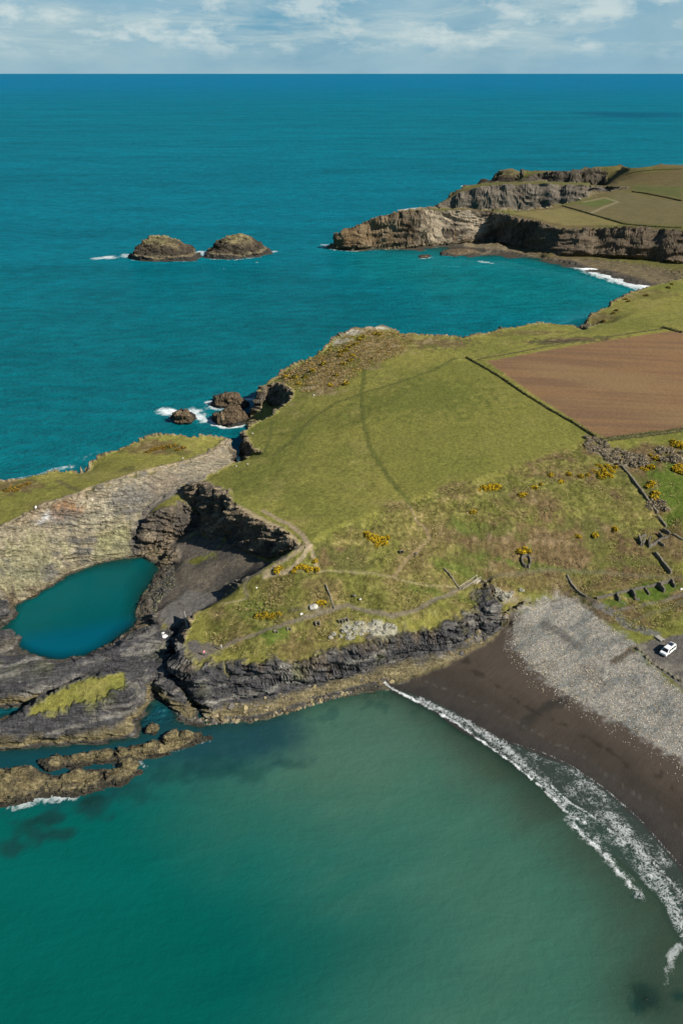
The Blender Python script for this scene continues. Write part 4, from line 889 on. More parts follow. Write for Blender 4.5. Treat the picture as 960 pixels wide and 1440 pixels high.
# two big stacks: crest points get the depth of the middle of the stack
def stack_lines(base_front, base_depth, crest):
    fr = PL([(a, b, 0) for a, b in base_front]); y0 = sum(p[1] for p in fr) / len(fr)
    n = len(fr)
    bk = []
    for i, p in enumerate(fr):
        t = i / (n - 1); bk.append((p[0] * (1 + base_depth / p[1] * 0.0), p[1] + base_depth * math.sin(math.pi * t)**0.7, 0))
    ring = fr + bk[::-1]
    cr = []
    for (px, py) in crest:
        # height on the vertical plane through the middle of the stack
        yy = y0 + base_depth * 0.42
        u = (px - 480) / F; v = (py - 720) / F
        t = yy / (CP - v * SP); cr.append((u * t, yy, CAM_H + t * (-SP - v * CP)))
    sh = [(x + (-1), y - base_depth * 0.30, z * 0.70) for x, y, z in cr[1:-1]]
    sh2 = [(x + 1, y + base_depth * 0.26, z * 0.68) for x, y, z in cr[1:-1]]
    return [ring + [ring[0]], cr, sh, sh2]
sea_rock('sea_stack', 'dark domed rock island, left one of the pair out at sea', stack_lines([(182, 362), (195, 366), (220, 367.5), (250, 367), (272, 366), (281, 362)], 34, [(186, 357), (200, 345), (213, 338), (226, 335.5), (240, 336), (252, 341), (264, 349), (277, 360)]), 1.0, 0.6, 2.4, 0.5, pal_stack, 'domed islands out at sea', 'island')
sea_rock('sea_stack', 'domed rock island with yellowish grass top, right one of the pair out at sea', stack_lines([(289, 361), (300, 364), (325, 364.5), (350, 362), (366, 359.5), (381, 356)], 34, [(294, 355), (304, 346), (313, 338), (324, 333.5), (338, 333), (350, 337), (360, 345), (368, 353), (378, 355.5)]), 1.0, 0.6, 2.4, 0.5, pal_stack, 'domed islands out at sea', 'island')
sea_rock('sea_stack', 'rounded dark dome of rock off the farthest headland', stack_lines([(688, 261), (700, 262), (716, 261.5), (732, 259), (744, 256)], 46, [(690, 256), (698, 246), (708, 239), (717, 237.2), (727, 240), (735, 247), (742, 253)]), 2.0, 1.6, 2.6, 0.35, pal_knob, None, 'island')
sea_rock('sea_stack', 'low dark rock at the foot of the far dome', stack_lines([(664, 263.5), (676, 264), (690, 263.5), (702, 262)], 26, [(668, 260), (677, 255), (688, 254), (698, 258)]), 2.0, 1.6, 1.8, 0.4, pal_knob, None, 'sea rock')
def skerry(label, ring, crest_lines, pal=pal_skerry, amp=0.72, fs=1.9, step=0.2, group=None):
    r = PL([(a, b, 0) for a, b in ring]); r.append(r[0])
    return sea_rock('skerry', label, [r] + [PL(c) for c in crest_lines], 0.4, step, amp, fs, pal, group, 'sea rock')
skerry('long narrow ochre reef just off the grass topped rock', [(57, 1072), (67, 1083), (100, 1079), (130, 1076), (160, 1071), (200, 1069), (240, 1058), (277, 1044), (298, 1039), (267, 1030), (233, 1036), (229, 1046), (197, 1047), (160, 1059), (127, 1060), (73, 1069)],
       [[(75, 1074, 0.3), (110, 1067, 0.7), (150, 1062, 0.8)], [(160, 1064, -0.2), (166, 1060, -0.1)], [(172, 1058, 0.8), (205, 1054, 1.1), (235, 1046, 1.2), (262, 1036, 1.2)]], group='reefs in the bay')
skerry('outermost ochre reef washed by white surf at the left edge', [(-60, 1140), (-60, 1095), (0, 1084), (37, 1078), (60, 1092), (85, 1094), (113, 1085), (143, 1086), (163, 1073), (190, 1071), (203, 1084), (167, 1103), (130, 1112), (107, 1117), (67, 1118), (13, 1134)],
       [[(-50, 1112, 1.0), (0, 1102, 1.2), (35, 1092, 1.2), (50, 1098, 0.7)], [(0, 1122, 0.5), (30, 1116, 0.3), (62, 1110, 0.1)], [(75, 1104, 0.7), (110, 1097, 1.0), (136, 1096, 0.6)], [(146, 1093, -0.2), (150, 1098, -0.2)], [(158, 1088, 0.8), (175, 1078, 1.2), (190, 1079, 0.7)]], group='reefs in the bay')
skerry('small lone ochre rock between the pool and the long reef', [(203, 1026), (212, 1020), (221, 1015), (224, 1024), (219, 1034), (210, 1032)], [[(210, 1025, 0.9), (219, 1022, 1.3)]], group='reefs in the bay')
def cove_rock(label, ring, tops, amp=1.0):
    r = PL([(a, b, 0) for a, b in ring]); r.append(r[0])
    return sea_rock('cove_rock', label, [r] + [PL(c) for c in tops], 0.6, 0.35, amp * 1.6, 0.8, pal_dark, 'dark rocks in the surf off the cove', 'sea rock')
cove_rock('small dark brown rock in surf, leftmost of the rocks off the cove', [(241, 588), (246, 583), (258, 580), (268, 583), (272, 590), (262, 593), (248, 592)], [[(249, 580, 4), (255, 577, 5.4), (262, 582, 4)]])
cove_rock('flat topped dark rock in surf, farthest of the rocks off the cove', [(298, 570), (308, 562), (325, 560), (342, 564), (346, 571), (330, 574), (310, 574)], [[(305, 564, 2.5), (318, 558, 4.2), (330, 559, 4), (340, 566, 2.4)]])
cove_rock('largest dark rock in surf beside the cove mouth', [(302, 593), (308, 584), (325, 578), (345, 580), (350, 590), (340, 598), (322, 600), (308, 597)], [[(312, 585, 4), (325, 574, 6), (336, 573, 5.5), (344, 583, 3)]])
skerry('low brown reef in the far bay below the pale cliff', [(618, 355), (640, 350), (668, 351), (690, 354), (672, 359), (640, 361), (622, 359)], [[(630, 354, 1.6), (655, 353, 2.4), (675, 355, 1.6)]], pal_dark, 1.0, 0.5, 1.4)
skerry('tiny brown rock ringed by foam in the far bay', [(587, 361), (597, 358), (606, 360), (600, 363), (590, 363)], [[(592, 360, 1), (600, 359.5, 1.4)]], pal_dark, 0.6, 0.7, 0.9)

# ------------------------------------------------------------------ sea, lagoon, surf
FOAM = []   # (polyline in world, half width, strength)
def foam(pts, hw, st=1.0): FOAM.append(([P(a, b, 0)[:2] for a, b in pts], hw, st))
foam([(183, 361), (178, 358)], 6, 0.9); foam([(135, 363), (158, 362)], 7, 0.9); foam([(186, 366), (230, 368), (278, 367)], 2.0, 0.8)
foam([(283, 354), (291, 360)], 6, 0.9); foam([(292, 364), (330, 365.5), (366, 361)], 2.0, 0.8); foam([(370, 356), (384, 354)], 5, 0.9)
foam([(232, 578), (242, 580)], 4, 1.0); foam([(270, 578), (280, 586), (292, 592)], 4.0, 0.95); foam([(296, 566), (300, 574), (330, 575)], 3, 0.85); foam([(300, 595), (318, 601), (338, 598)], 2.2, 1.0); foam([(345, 561), (362, 562)], 1.6, 1.0); foam([(246, 594), (262, 595)], 1.4, 0.9); foam([(280, 578), (292, 588)], 5, 0.55)
foam([(456, 344), (470, 351), (500, 353)], 4, 0.85); foam([(520, 352), (600, 348.5), (640, 346)], 2.2, 0.7); foam([(572, 296), (600, 293), (610, 294)], 10, 1.2); foam([(590, 364), (606, 362)], 2.5, 0.9); foam([(655, 262), (668, 266), (690, 265)], 8, 1.2); foam([(676, 368), (690, 370)], 5, 0.8); foam([(625, 374), (640, 375)], 3, 0.6)
foam([(802, 371), (830, 378), (860, 386), (890, 395), (915, 402)], 7.0, 1.35); foam([(815, 374), (850, 388), (885, 399), (905, 405)], 10, 0.95)
foam([(0, 1100), (10, 1122), (40, 1125), (80, 1117), (110, 1118)], 1.6, 0.85); foam([(0, 1128), (20, 1136), (60, 1128)], 1.2, 0.7); foam([(120, 1108), (150, 1102), (165, 1104)], 1.2, 0.6); foam([(193, 1070), (204, 1078)], 1.2, 0.8); foam([(240, 1058), (270, 1048), (298, 1041)], 0.8, 0.6)
foam([(20, 676), (60, 665), (100, 656)], 2.2, 0.75); foam([(100, 652), (140, 634)], 2.5, 0.5); foam([(505, 972), (530, 966)], 1.2, 0.5); foam([(290, 1017), (340, 1016), (420, 1001)], 0.6, 0.45)
rf = random.Random(9)
for _ in range(46):
    a, b = rf.uniform(0, 940), rf.uniform(190, 430)
    if b > 330 or a < 520: foam([(a, b), (a + rf.uniform(1, 5), b + rf.uniform(-0.4, 0.4))], rf.uniform(0.5, 1.3), rf.uniform(0.5, 0.9))
foam([(938, 1370), (946, 1340), (955, 1330)], 1.2, 0.75); foam([(930, 1390), (944, 1372)], 0.8, 0.6)
for a, b in [(60, 300), (350, 270), (430, 340), (860, 300), (540, 240), (610, 375)]: foam([(a, b), (a + 6, b)], 1.5, 0.35)
BEACHLINE = [P(a, b, 0)[:2] for a, b in [(540, 962), (600, 990), (660, 1025), (720, 1065), (780, 1100), (840, 1150), (900, 1210), (950, 1290), (980, 1400), (1000, 1500)]]
BAY = [P(a, b, 0)[:2] for a, b in [(-400, 1035), (0, 1035), (200, 1020), (290, 1010), (540, 950), (1060, 1000), (1200, 1700), (-600, 1700)]]
LAGP = [p[:2] for p in lag]
FARBAY = [P(a, b, 0)[:2] for a, b in [(480, 352), (600, 346), (700, 345), (800, 365), (920, 402), (960, 430), (800, 440), (620, 420), (520, 385)]]
REEFW = [P(a, b, 0)[:2] for a, b in [(-80, 1060), (120, 1060), (260, 1030), (340, 1030)]]
def sea_grid():
    xa = np.concatenate([geo(-300, -90000, 8, 1.35)[::-1][:-1], axis((-300, -110, 4.0), (-110, 62, 0.7), (62, 200, 1.4), (200, 700, 4.0))[:-1], geo(700, 90000, 8, 1.35)])
    ya = np.concatenate([geo(60, -3000, 6, 1.5)[::-1][:-1], axis((60, 240, 0.7), (240, 420, 1.4), (420, 1200, 4.0))[:-1], geo(1200, 110000, 8, 1.22)])
    X, Y = np.meshgrid(xa, ya); H = HF(X, Y)
    H[(X < -185) | (Y < 58) | (Y > 1390)] = -10
    i = np.arange(X.size).reshape(X.shape)
    q = np.stack([i[:-1, :-1], i[:-1, 1:], i[1:, 1:], i[1:, :-1]], -1).reshape(-1, 4)
    hm = np.minimum.reduce([H[:-1, :-1], H[:-1, 1:], H[1:, 1:], H[1:, :-1]]).ravel()
    q = q[hm < 1.5]
    u, q = submesh(np.arange(len(q)), q)
    x, y, h = X.ravel()[u], Y.ravel()[u], H.ravel()[u]
    n_m = fbm2(x / 16, y / 16, 3); n_s = fbm2(x / 4, y / 4, 3); n_l = fbm2(x / 70, y / 40, 3)
    n = len(x)
    dist = np.hypot(x, y)
    c = np.zeros((n, 3), np.float32) + np.array(SEA_NEAR, np.float32)
    c = lerp(c, SEA_MID, sstep(350, 900, dist)); c = lerp(c, SEA_FAR, sstep(1200, 12000, dist))
    fb = patch(x, y, FARBAY, 30.0, n_l * 0.3); c = lerp(c, SEA_FARBAY, fb * 0.7)
    bay = patch(x, y, BAY, 3.0, n_m * 0.3)
    dB, _ = dline(x, y, BEACHLINE)
    bc = np.zeros((n, 3), np.float32) + np.array(BAY_DEEP, np.float32)
    bc = lerp(bc, BAY_MID, sstep(74, 26, dB + 6 * n_l + 2 * n_m)); bc = lerp(bc, BAY_SHORE, sstep(24, 1.5, dB + 3 * n_m))
    bc = lerp(bc, BAY_PALE, sstep(0.1, 0.9, fbm2((x + 0.8 * y) / 40, (y - 0.6 * x) / 14, 3) + 0.2) * sstep(70, 35, dB) * 0.45)
    pg = P(490, 1045, 0); bc = lerp(bc, (0.052, 0.112, 0.080), sstep(1.2, 0.2, np.hypot((x - pg[0]) / 26, (y - pg[1]) / 22) + 0.25 * n_m + 0.2 * n_l) * 0.75)
    c = lerp(c, bc, bay)
    dr, _ = dline(x, y, REEFW)
    c = lerp(c, (0.006, 0.036, 0.050), sstep(20, 5, dr + 3 * n_m + 2 * n_s) * 0.85)
    for px, py, r in WEED: 
        g = P(px, py, 0); c = lerp(c, (0.006, 0.036, 0.034), sstep(1.1, 0.35, np.hypot((x - g[0]) / r, (y - g[1]) / (r * 0.6)) + 0.4 * n_s + 0.2 * n_m) * (0.8 if px < 140 or px > 800 else 0.45))
    dsh, _ = dline(x, y, [P(a, b, 0)[:2] for a, b in [(320, 1030), (420, 1012), (500, 990), (560, 985)]])
    c = lerp(c, (0.012, 0.05, 0.045), sstep(0.1, 0.6, n_s + 0.3 * n_m) * sstep(9, 2, dsh) * 0.45)
    lg = inpoly(x, y, lag_wide); lc = lerp(np.zeros((n, 3), np.float32) + np.array((0.0008, 0.074, 0.078), np.float32), LAGOON, sstep(-4, 8, (178 - y) + 0.25 * (x + 60) + 5 * n_l)); c = lerp(c, lc, lg.astype(np.float32))  # wall reflection (greener, far) and sky reflection (bluer, near) painted into the water
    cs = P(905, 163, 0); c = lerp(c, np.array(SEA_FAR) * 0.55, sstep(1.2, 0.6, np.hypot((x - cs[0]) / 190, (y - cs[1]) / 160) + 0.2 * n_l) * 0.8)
    depth = np.maximum(-h, 0)
    alpha = 1 - np.exp(-depth * 2.0) ; alpha = np.clip(alpha, 0.12, 1); alpha[h < -2.6] = 1
    alpha = np.where(lg, np.maximum(1 - np.exp(-depth * 1.1), sstep(1.0, 2.4, depth)), alpha)
    alpha[dist > 1500] = 1
    fm = np.zeros(n, np.float32)
    for pts, hw, st in FOAM:
        xs = [p[0] for p in pts]; ys = [p[1] for p in pts]; m = hw * 2.5 + 2
        s_ = (x > min(xs) - m) & (x < max(xs) + m) & (y > min(ys) - m) & (y < max(ys) + m)
        if s_.any():
            d, _ = dline(x[s_], y[s_], pts); fm[s_] = np.maximum(fm[s_], 1.0 * st * sstep(2.0, 0.1, d / hw + 0.5 * n_s[s_] + 0.3 * n_m[s_]))
    calm = np.where(lg, 1.0, 0.9 * bay)
    z = np.zeros(n)
    return x, y, z, q, c, alpha, fm, calm, lg
SEA_NEAR = (0.001, 0.104, 0.126); SEA_MID = (0.0005, 0.116, 0.158); SEA_FAR = (0.0005, 0.118, 0.220); SEA_FARBAY = (0.003, 0.128, 0.135)
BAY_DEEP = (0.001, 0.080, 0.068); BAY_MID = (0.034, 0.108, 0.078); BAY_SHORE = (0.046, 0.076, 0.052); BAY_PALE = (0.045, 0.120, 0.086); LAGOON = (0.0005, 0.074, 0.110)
WEED = [(40, 1168, 6), (85, 1172, 3.5), (133, 1127, 3.5), (125, 1140, 5), (300, 1078, 8), (240, 1090, 7), (180, 1115, 6), (350, 1085, 6), (410, 1075, 4), (70, 1150, 4), (905, 1392, 2.6), (908, 1408, 2.4), (900, 1418, 1.6), (958, 1400, 2.0), (20, 1190, 5), (895, 1260, 1.5)]
sx, sy, sz, sq, scol, salpha, sfoam, scalm, slag = sea_grid()
lf = slag[sq].all(1)
for nm, ids in (('sea', np.nonzero(~lf)[0]), ('lagoon', np.nonzero(lf)[0])):
    u, q = submesh(ids, sq)
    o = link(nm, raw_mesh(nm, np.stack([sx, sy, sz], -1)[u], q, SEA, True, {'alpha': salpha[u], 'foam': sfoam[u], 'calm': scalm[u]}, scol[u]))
    tag(o, kind='structure')

def surf_sheet():
    xa = np.arange(2, 75, 0.28); ya = np.arange(70, 160, 0.28)
    X, Y = np.meshgrid(xa, ya); x, y = X.ravel(), Y.ravel()
    n_m = fbm2(x / 6, y / 6, 3); n_s = fbm2(x / 1.6, y / 1.6, 3)
    main = [P(a, b, 0)[:2] for a, b in [(538, 961), (560, 974), (600, 994), (640, 1017), (680, 1045), (720, 1073), (750, 1098), (775, 1122), (800, 1146), (820, 1156)]]
    w2 = [P(a, b, 0)[:2] for a, b in [(796, 1151), (820, 1174), (850, 1203), (880, 1238), (902, 1260)]]
    lace = [P(a, b, 0.2)[:2] for a, b in [(560, 968), (620, 992), (700, 1038), (740, 1054), (800, 1078), (850, 1112), (900, 1155), (960, 1225), (1010, 1290), (1010, 1380), (960, 1330), (943, 1310), (932, 1272), (905, 1240), (870, 1212), (840, 1190), (805, 1150), (760, 1102), (720, 1072), (640, 1016), (560, 973)]]
    edge = [P(a, b, 0.25)[:2] for a, b in [(720, 1045), (760, 1058), (800, 1076), (850, 1110), (900, 1153), (960, 1222), (1010, 1285)]]
    front2 = [P(a, b, 0.1)[:2] for a, b in [(745, 1090), (775, 1105), (800, 1128), (830, 1145), (860, 1170), (905, 1200), (930, 1225), (960, 1262)]]
    dm, tm = dline(x, y, main); d2, t2 = dline(x, y, w2); de, _ = dline(x, y, edge); df, _ = dline(x, y, front2); dl = dpoly(x, y, lace)
    ins = sstep(-0.4, 0.6, dl + 0.5 * n_m)
    f = ins * (0.47 + 0.30 * n_m + 0.10 * n_s)
    bright = [P(a, b, 0.1)[:2] for a, b in [(858, 1150), (895, 1190), (925, 1235), (948, 1285), (975, 1320)]]
    db, _ = dline(x, y, bright); f = np.maximum(f, 0.74 * sstep(3.4, 0.4, db + 0.9 * n_m) * ins)
    dbm = [P(a, b, 0.1)[:2] for a, b in [(590, 984), (650, 1014), (700, 1044), (735, 1074), (765, 1104), (790, 1130)]]
    dd, _ = dline(x, y, dbm); f = np.maximum(f, 0.74 * sstep(2.0, 0.3, dd + 0.8 * n_m))
    gap = 0.75 + 0.4 * sstep(-0.35, 0.25, noise2(tm * 23.0, tm * 3.0))
    f = np.maximum(f, gap * sstep(0.62, 0.12, dm + 0.30 * n_s)); f = np.maximum(f, 0.62 * sstep(2.2, 0.3, d2 + 0.6 * n_s + 0.4 * n_m)); f = np.maximum(f, 1.0 * sstep(0.75, 0.1, d2 + 0.5 * n_s + 0.25 * n_m) * sstep(0.0, 0.12, t2) * sstep(1.0, 0.85, t2))
    f = np.maximum(f, 0.72 * sstep(0.28, 0.05, de + 0.10 * n_s)); f = np.maximum(f, 0.85 * sstep(0.40, 0.08, df + 0.2 * n_s + 0.2 * n_m))
    film = np.clip(ins * 0.40, 0, 0.40)
    h = HF(x, y)
    z = np.maximum(h, 0) + 0.03 + 0.10 * sstep(1.0, 0.2, d2 + 0.5 * n_s) + 0.08 * sstep(0.8, 0.1, dm + 0.2 * n_s) + 0.02 * n_s * ins
    i = np.arange(X.size).reshape(X.shape)
    q = np.stack([i[:-1, :-1], i[:-1, 1:], i[1:, 1:], i[1:, :-1]], -1).reshape(-1, 4)
    u, q = submesh(np.nonzero((f > 0.02)[q].any(1))[0], q)
    o = link('surf', raw_mesh('surf', np.stack([x, y, z], -1)[u], q, SURF, True, {'foam': f[u], 'film': film[u]}))
    tag(o, 'white lacy surf breaking along the dark sand beach', 'surf', kind='stuff')
surf_sheet()
# ------------------------------------------------------------------ things
def bm_obj(name, bm, mat, parent=None, smooth=False):
    me = bpy.data.meshes.new(name); bm.to_mesh(me); bm.free()
    if smooth:
        for p in me.polygons: p.use_smooth = True
    for m in (mat if isinstance(mat, list) else [mat]): me.materials.append(m)
    return link(name, me, parent)
def thing(name, label, cat, loc, rz=0.0, group=None):
    o = bpy.data.objects.new(name, None); C.objects.link(o); o.empty_display_size = 0.5
    o.location = loc; o.rotation_euler = (0, 0, rz)
    return tag(o, label, cat, group)
def copy_tree(o, parent=None):
    c = o.copy(); C.objects.link(c); c.parent = parent
    for ch in list(o.children): copy_tree(ch, c)
    return c
def add_box(bm, c, s, rz=0.0, jit=0.0, bev=0.0):
    r = bmesh.ops.create_cube(bm, size=1.0)
    M = Matrix.Translation(c) @ Matrix.Rotation(rz, 4, 'Z') @ Matrix.Diagonal((*s, 1))
    for v in r['verts']:
        v.co = M @ v.co
        if jit: v.co += Vector((random.uniform(-jit, jit), random.uniform(-jit, jit), random.uniform(-jit, jit)))
    if bev:
        es = list({e for v in r['verts'] for e in v.link_edges})
        bmesh.ops.bevel(bm, geom=es, offset=bev, segments=2, affect='EDGES')
    return r['verts']
def col_mat(name, rough=0.9):
    m, t, out = new_mat(name)
    c = attr(t, 'Col').outputs['Color']
    n = t.noise(coords(t), 5.0, 4, 0.6); f = t.ramp(n, [(0.3, 0.7), (0.7, 1.3)])
    b = t.node('ShaderNodeBsdfPrincipled'); t.l.new(t.mix(1.0, c, f, 'MULTIPLY'), b.inputs['Base Color']); b.inputs['Roughness'].default_value = rough
    b.inputs['Specular IOR Level'].default_value = 0.15
    t.l.new(b.outputs[0], out.inputs[0]); return m
M_stone = plain('drystone', (0.15, 0.135, 0.10), 0.9, 0.55, 2.6, 0.2, 0.9)
M_slate = plain('slate_masonry', (0.120, 0.108, 0.085), 0.9, 0.5, 2.6, 0.2, 0.9)
M_bank = plain('earth_bank', (0.085, 0.08, 0.035), 0.95, 0.6, 1.6, 0.1, 0.9)
M_pale = plain('pale_stone', (0.38, 0.36, 0.31), 0.85, 0.3, 2.0)
M_quartz = plain('white_quartz', (0.72, 0.71, 0.68), 0.7, 0.2, 2.0)
M_conc = plain('concrete', (0.27, 0.255, 0.22), 0.9, 0.35, 2.0, 0.2, 0.5)
M_wood = plain('weathered_timber', (0.36, 0.32, 0.25), 0.85, 0.3, 6.0)
M_gorse = plain('gorse_foliage', (0.055, 0.062, 0.022), 0.9, 0.5, 3.0, 0.1, 0)
M_bloom = plain('gorse_blossom', (0.60, 0.40, 0.015), 0.8, 0.25, 3.0, 0.1, 0)
M_bloomdull = plain('gorse_blossom_dull', (0.36, 0.20, 0.025), 0.8, 0.3, 3.0, 0.1, 0)
M_thorn = plain('bare_twigs', (0.27, 0.225, 0.155), 0.95, 0.4, 3.0, 0.1, 0)
M_thornpale = plain('lichened_twigs', (0.44, 0.425, 0.35), 0.95, 0.35, 3.0, 0.1, 0)
M_twigdark = plain('twig_base', (0.085, 0.07, 0.05), 0.95, 0.4, 3.0, 0.1, 0)
M_speck = col_mat('mixed_stones'); M_tuft = col_mat('grass_tufts')

# ---- walls and banks along a line on the ground
def wall_mesh(pts, width, height, mat, name, parent=None, top=0.7, jit=0.08, step=0.6, gaps=(), follow=True, base=None):
    """irregular wall following a polyline of ground points"""
    P2 = [Vector(p[:2]) for p in pts]
    seg = [(b - a).length for a, b in zip(P2[:-1], P2[1:])]; L = sum(seg)
    n = max(2, int(L / step) + 1)
    bm = bmesh.new(); prev = None
    rs = random.Random(int(L * 1000) % 9973)
    for i in range(n + 1):
        d = L * i / n; k = 0
        while k < len(seg) - 1 and d > seg[k]: d -= seg[k]; k += 1
        a, b = P2[k], P2[k + 1]; t = d / max(seg[k], 1e-6); p = a.lerp(b, min(t, 1)); dr = (b - a).normalized(); nr = Vector((-dr.y, dr.x))
        z = ground(p.x, p.y) if base is None else base
        hh = height(i / n) if callable(height) else height
        hh *= rs.uniform(0.8, 1.15); ww = width * rs.uniform(0.85, 1.15)
        ring = []
        for sx_, zz in ((-1, -0.5), (-1, 0.55 * hh), (-top, hh), (top, hh), (1, 0.55 * hh), (1, -0.5)):
            q = p + nr * (sx_ * ww / 2 + rs.uniform(-jit, jit)); ring.append(bm.verts.new((q.x, q.y, z + zz + (rs.uniform(-jit, jit) if zz > 0 else 0))))
        if prev:
            for j in range(5): bm.faces.new((prev[j], prev[j + 1], ring[j + 1], ring[j]))
        else: bm.faces.new(ring[::-1])
        prev = ring
    bm.faces.new(prev)
    bmesh.ops.recalc_face_normals(bm, faces=bm.faces[:])
    o = bm_obj(name, bm, mat, parent)
    return o
def leaf_cloud(pts_fn, n, size, seed=1, flat=0.6):
    """n small leaf sized triangles at points from pts_fn"""
    r = np.random.default_rng(seed); p = pts_fn(r, n)
    a = r.normal(size=(n, 3)); a /= np.linalg.norm(a, axis=1)[:, None]; b = r.normal(size=(n, 3)); b -= (a * b).sum(1)[:, None] * a; b /= np.linalg.norm(b, axis=1)[:, None]
    s = size * r.uniform(0.6, 1.4, (n, 1))
    v = np.stack([p - a * s * 0.5 - b * s * 0.35, p + a * s * 0.5 - b * s * 0.2, p + b * s * 0.6], 1).reshape(-1, 3)
    return v, np.arange(3 * n).reshape(-1, 3)
def line_points(pts, width, h):
    P3 = [np.array(G_) for G_ in pts]; L = [np.linalg.norm(b - a) for a, b in zip(P3[:-1], P3[1:])]
    def f(r, n):
        k = r.choice(len(L), n, p=np.array(L) / sum(L)); t = r.random((n, 1)); A = np.array([P3[i] for i in k]); B = np.array([P3[i + 1] for i in k])
        p = A + (B - A) * t; p[:, :2] += r.normal(0, width / 2.5, (n, 2)); p[:, 2] = HF(p[:, 0], p[:, 1]) + h * r.random(n)**0.7
        return p
    return f
def bank(label, px, width, h, leaves, mat=None, cat='hedge bank', lm=None, rel=None):
    pts = GL(px); c = pts[0]
    t = thing('hedge_bank', label, cat, (0, 0, 0))
    wall_mesh(pts, width, h, mat or M_bank, 'bank', t, 0.55, 0.14, 0.9)
    v, tr = leaf_cloud(line_points(pts, width, h * 1.25), leaves, 0.32, 3)
    link('scrub', raw_mesh('scrub', v, None, lm or M_gorse, False, tris=tr), t)['kind'] = 'stuff'
    return t
bank('dark hedge bank between the green field and the ploughed field', [(655, 503), (680, 517), (705, 532), (735, 553), (770, 575), (800, 592), (828, 609), (838, 616)], 0.6, 0.5, 1700)
bank('low scrubby bank along the far edge of the ploughed field', [(672, 506), (730, 495), (800, 482), (860, 473), (930, 463)], 0.7, 0.35, 500, M_bank)
bank('grassy bank along the near edge of the ploughed field', [(845, 620), (880, 616), (920, 611), (958, 606)], 1.5, 0.8, 700)
bank('short dark hedge climbing right from the far corner of the ploughed field', [(930, 461), (945, 465), (958, 468)], 1.0, 0.7, 200)
bank('long dark hedge across the far headland above its cliff', [(790, 290), (815, 297), (845, 306), (875, 315), (915, 319), (958, 321)], 1.3, 0.9, 900)
bank('straight dark hedge on the far plateau below the skyline fields', [(888, 270), (910, 273), (935, 278), (958, 283)], 1.4, 1.0, 500)
bank('thin hedge line along the skyline fields of the far plateau', [(880, 246), (910, 240), (958, 238)], 1.2, 0.8, 300)
def stone_wall(label, px, w_=0.7, h=0.9, mat=None):
    pts = GL(px); o = wall_mesh(pts, w_ * 0.7, h * 0.65, mat or M_stone, 'stone_wall', None, 0.75, 0.07, 0.5)
    return tag(o, label, 'stone wall', 'old stone walls on the slope')
stone_wall('tumbled stone wall running down from the thorn thicket', [(874, 657), (888, 674), (902, 692), (914, 710), (924, 722)], 1.0, 1.1)
stone_wall('dark stone wall running down from the ruined farmhouse', [(920, 778), (928, 787), (936, 798), (943, 806)], 0.9, 1.2)
stone_wall('short wall rising from the coast path near the quarry corner', [(458, 824), (463, 836), (466, 846), (470, 857)], 0.6, 0.8)
stone_wall('short dark wall beside the timber bridge', [(624, 800), (631, 808), (638, 818), (646, 829)], 0.6, 0.8)
stone_wall('curving wall between the coast path and the shingle', [(797, 810), (803, 822), (812, 832), (824, 840)], 0.8, 0.8)
stone_wall('wall fragment above the ruined farmhouse', [(924, 727), (930, 733), (936, 741)], 0.7, 1.0)
stone_wall('wall from the ruined farmhouse to the right edge', [(945, 752), (952, 756), (960, 760)], 0.7, 0.9)

# ---- ruined buildings
def ruin(name, label, base_px, walls, cat='ruin', mat=None, group=None):
    """walls: (part name, [(px, py), ...], width, height)"""
    c = G(*base_px); t = thing(name, label, cat, (c[0], c[1], c[2]), 0, group)
    for nm, px, w_, h in walls:
        pts = [tuple(np.array(G(*p)) - np.array(c)) for p in px]
        g0 = [G(*p) for p in px]
        o = wall_mesh(g0, w_ * 0.7, h * 0.58, mat or M_slate, nm, None, 0.85, 0.05, 0.45)
        for v in o.data.vertices: v.co -= Vector(c)
        o.parent = t
    return t
ruin('cottage_row_ruin', 'roofless row of ruined cottages with long back wall and gable stubs', (890, 840),
     [('back_wall', [(838, 843), (862, 838), (888, 831), (922, 824), (944, 817)], 0.7, 1.5), ('gable_wall', [(866, 838), (870, 847)], 0.7, 2.2), ('gable_wall', [(887, 833), (892, 843)], 0.7, 2.6), ('gable_wall', [(906, 829), (912, 838)], 0.6, 1.5), ('gable_wall', [(925, 824), (933, 834)], 0.7, 2.8), ('gable_wall', [(943, 818), (948, 827)], 0.6, 1.8),
      ('front_wall', [(870, 848), (880, 850)], 0.5, 0.6), ('front_wall', [(892, 844), (898, 844)], 0.6, 1.2)])
ruin('farmhouse_ruin', 'ruined farmhouse walls with dark hollow rooms below the gorse slope', (918, 765),
     [('end_wall', [(897, 758), (901, 768)], 0.7, 2.4), ('cross_wall', [(906, 760), (902, 768)], 0.6, 2.0), ('front_wall', [(911, 769), (920, 766), (928, 760), (938, 757)], 0.7, 1.6), ('gable_wall', [(912, 760), (911, 769)], 0.7, 2.6), ('cross_wall', [(925, 752), (931, 758)], 0.6, 2.2), ('outhouse_wall', [(925, 764), (933, 769)], 0.6, 1.4), ('back_wall', [(898, 757), (908, 752)], 0.6, 0.8), ('outhouse_wall', [(931, 746), (941, 752)], 0.7, 1.6)])
kc = G(739, 791)
kt = thing('round_kiln_ruin', 'round roofless stone kiln ruin just above the coast path', 'ruin', kc)
ring = [(kc[0] + 1.25 * math.cos(a), kc[1] + 1.25 * math.sin(a), kc[2]) for a in np.linspace(R(-70), R(272), 22)]
o = wall_mesh(ring, 0.45, 1.1, M_slate, 'ring_wall', None, 0.85, 0.05, 0.5)
for v in o.data.vertices: v.co -= Vector(kc)
o.parent = kt
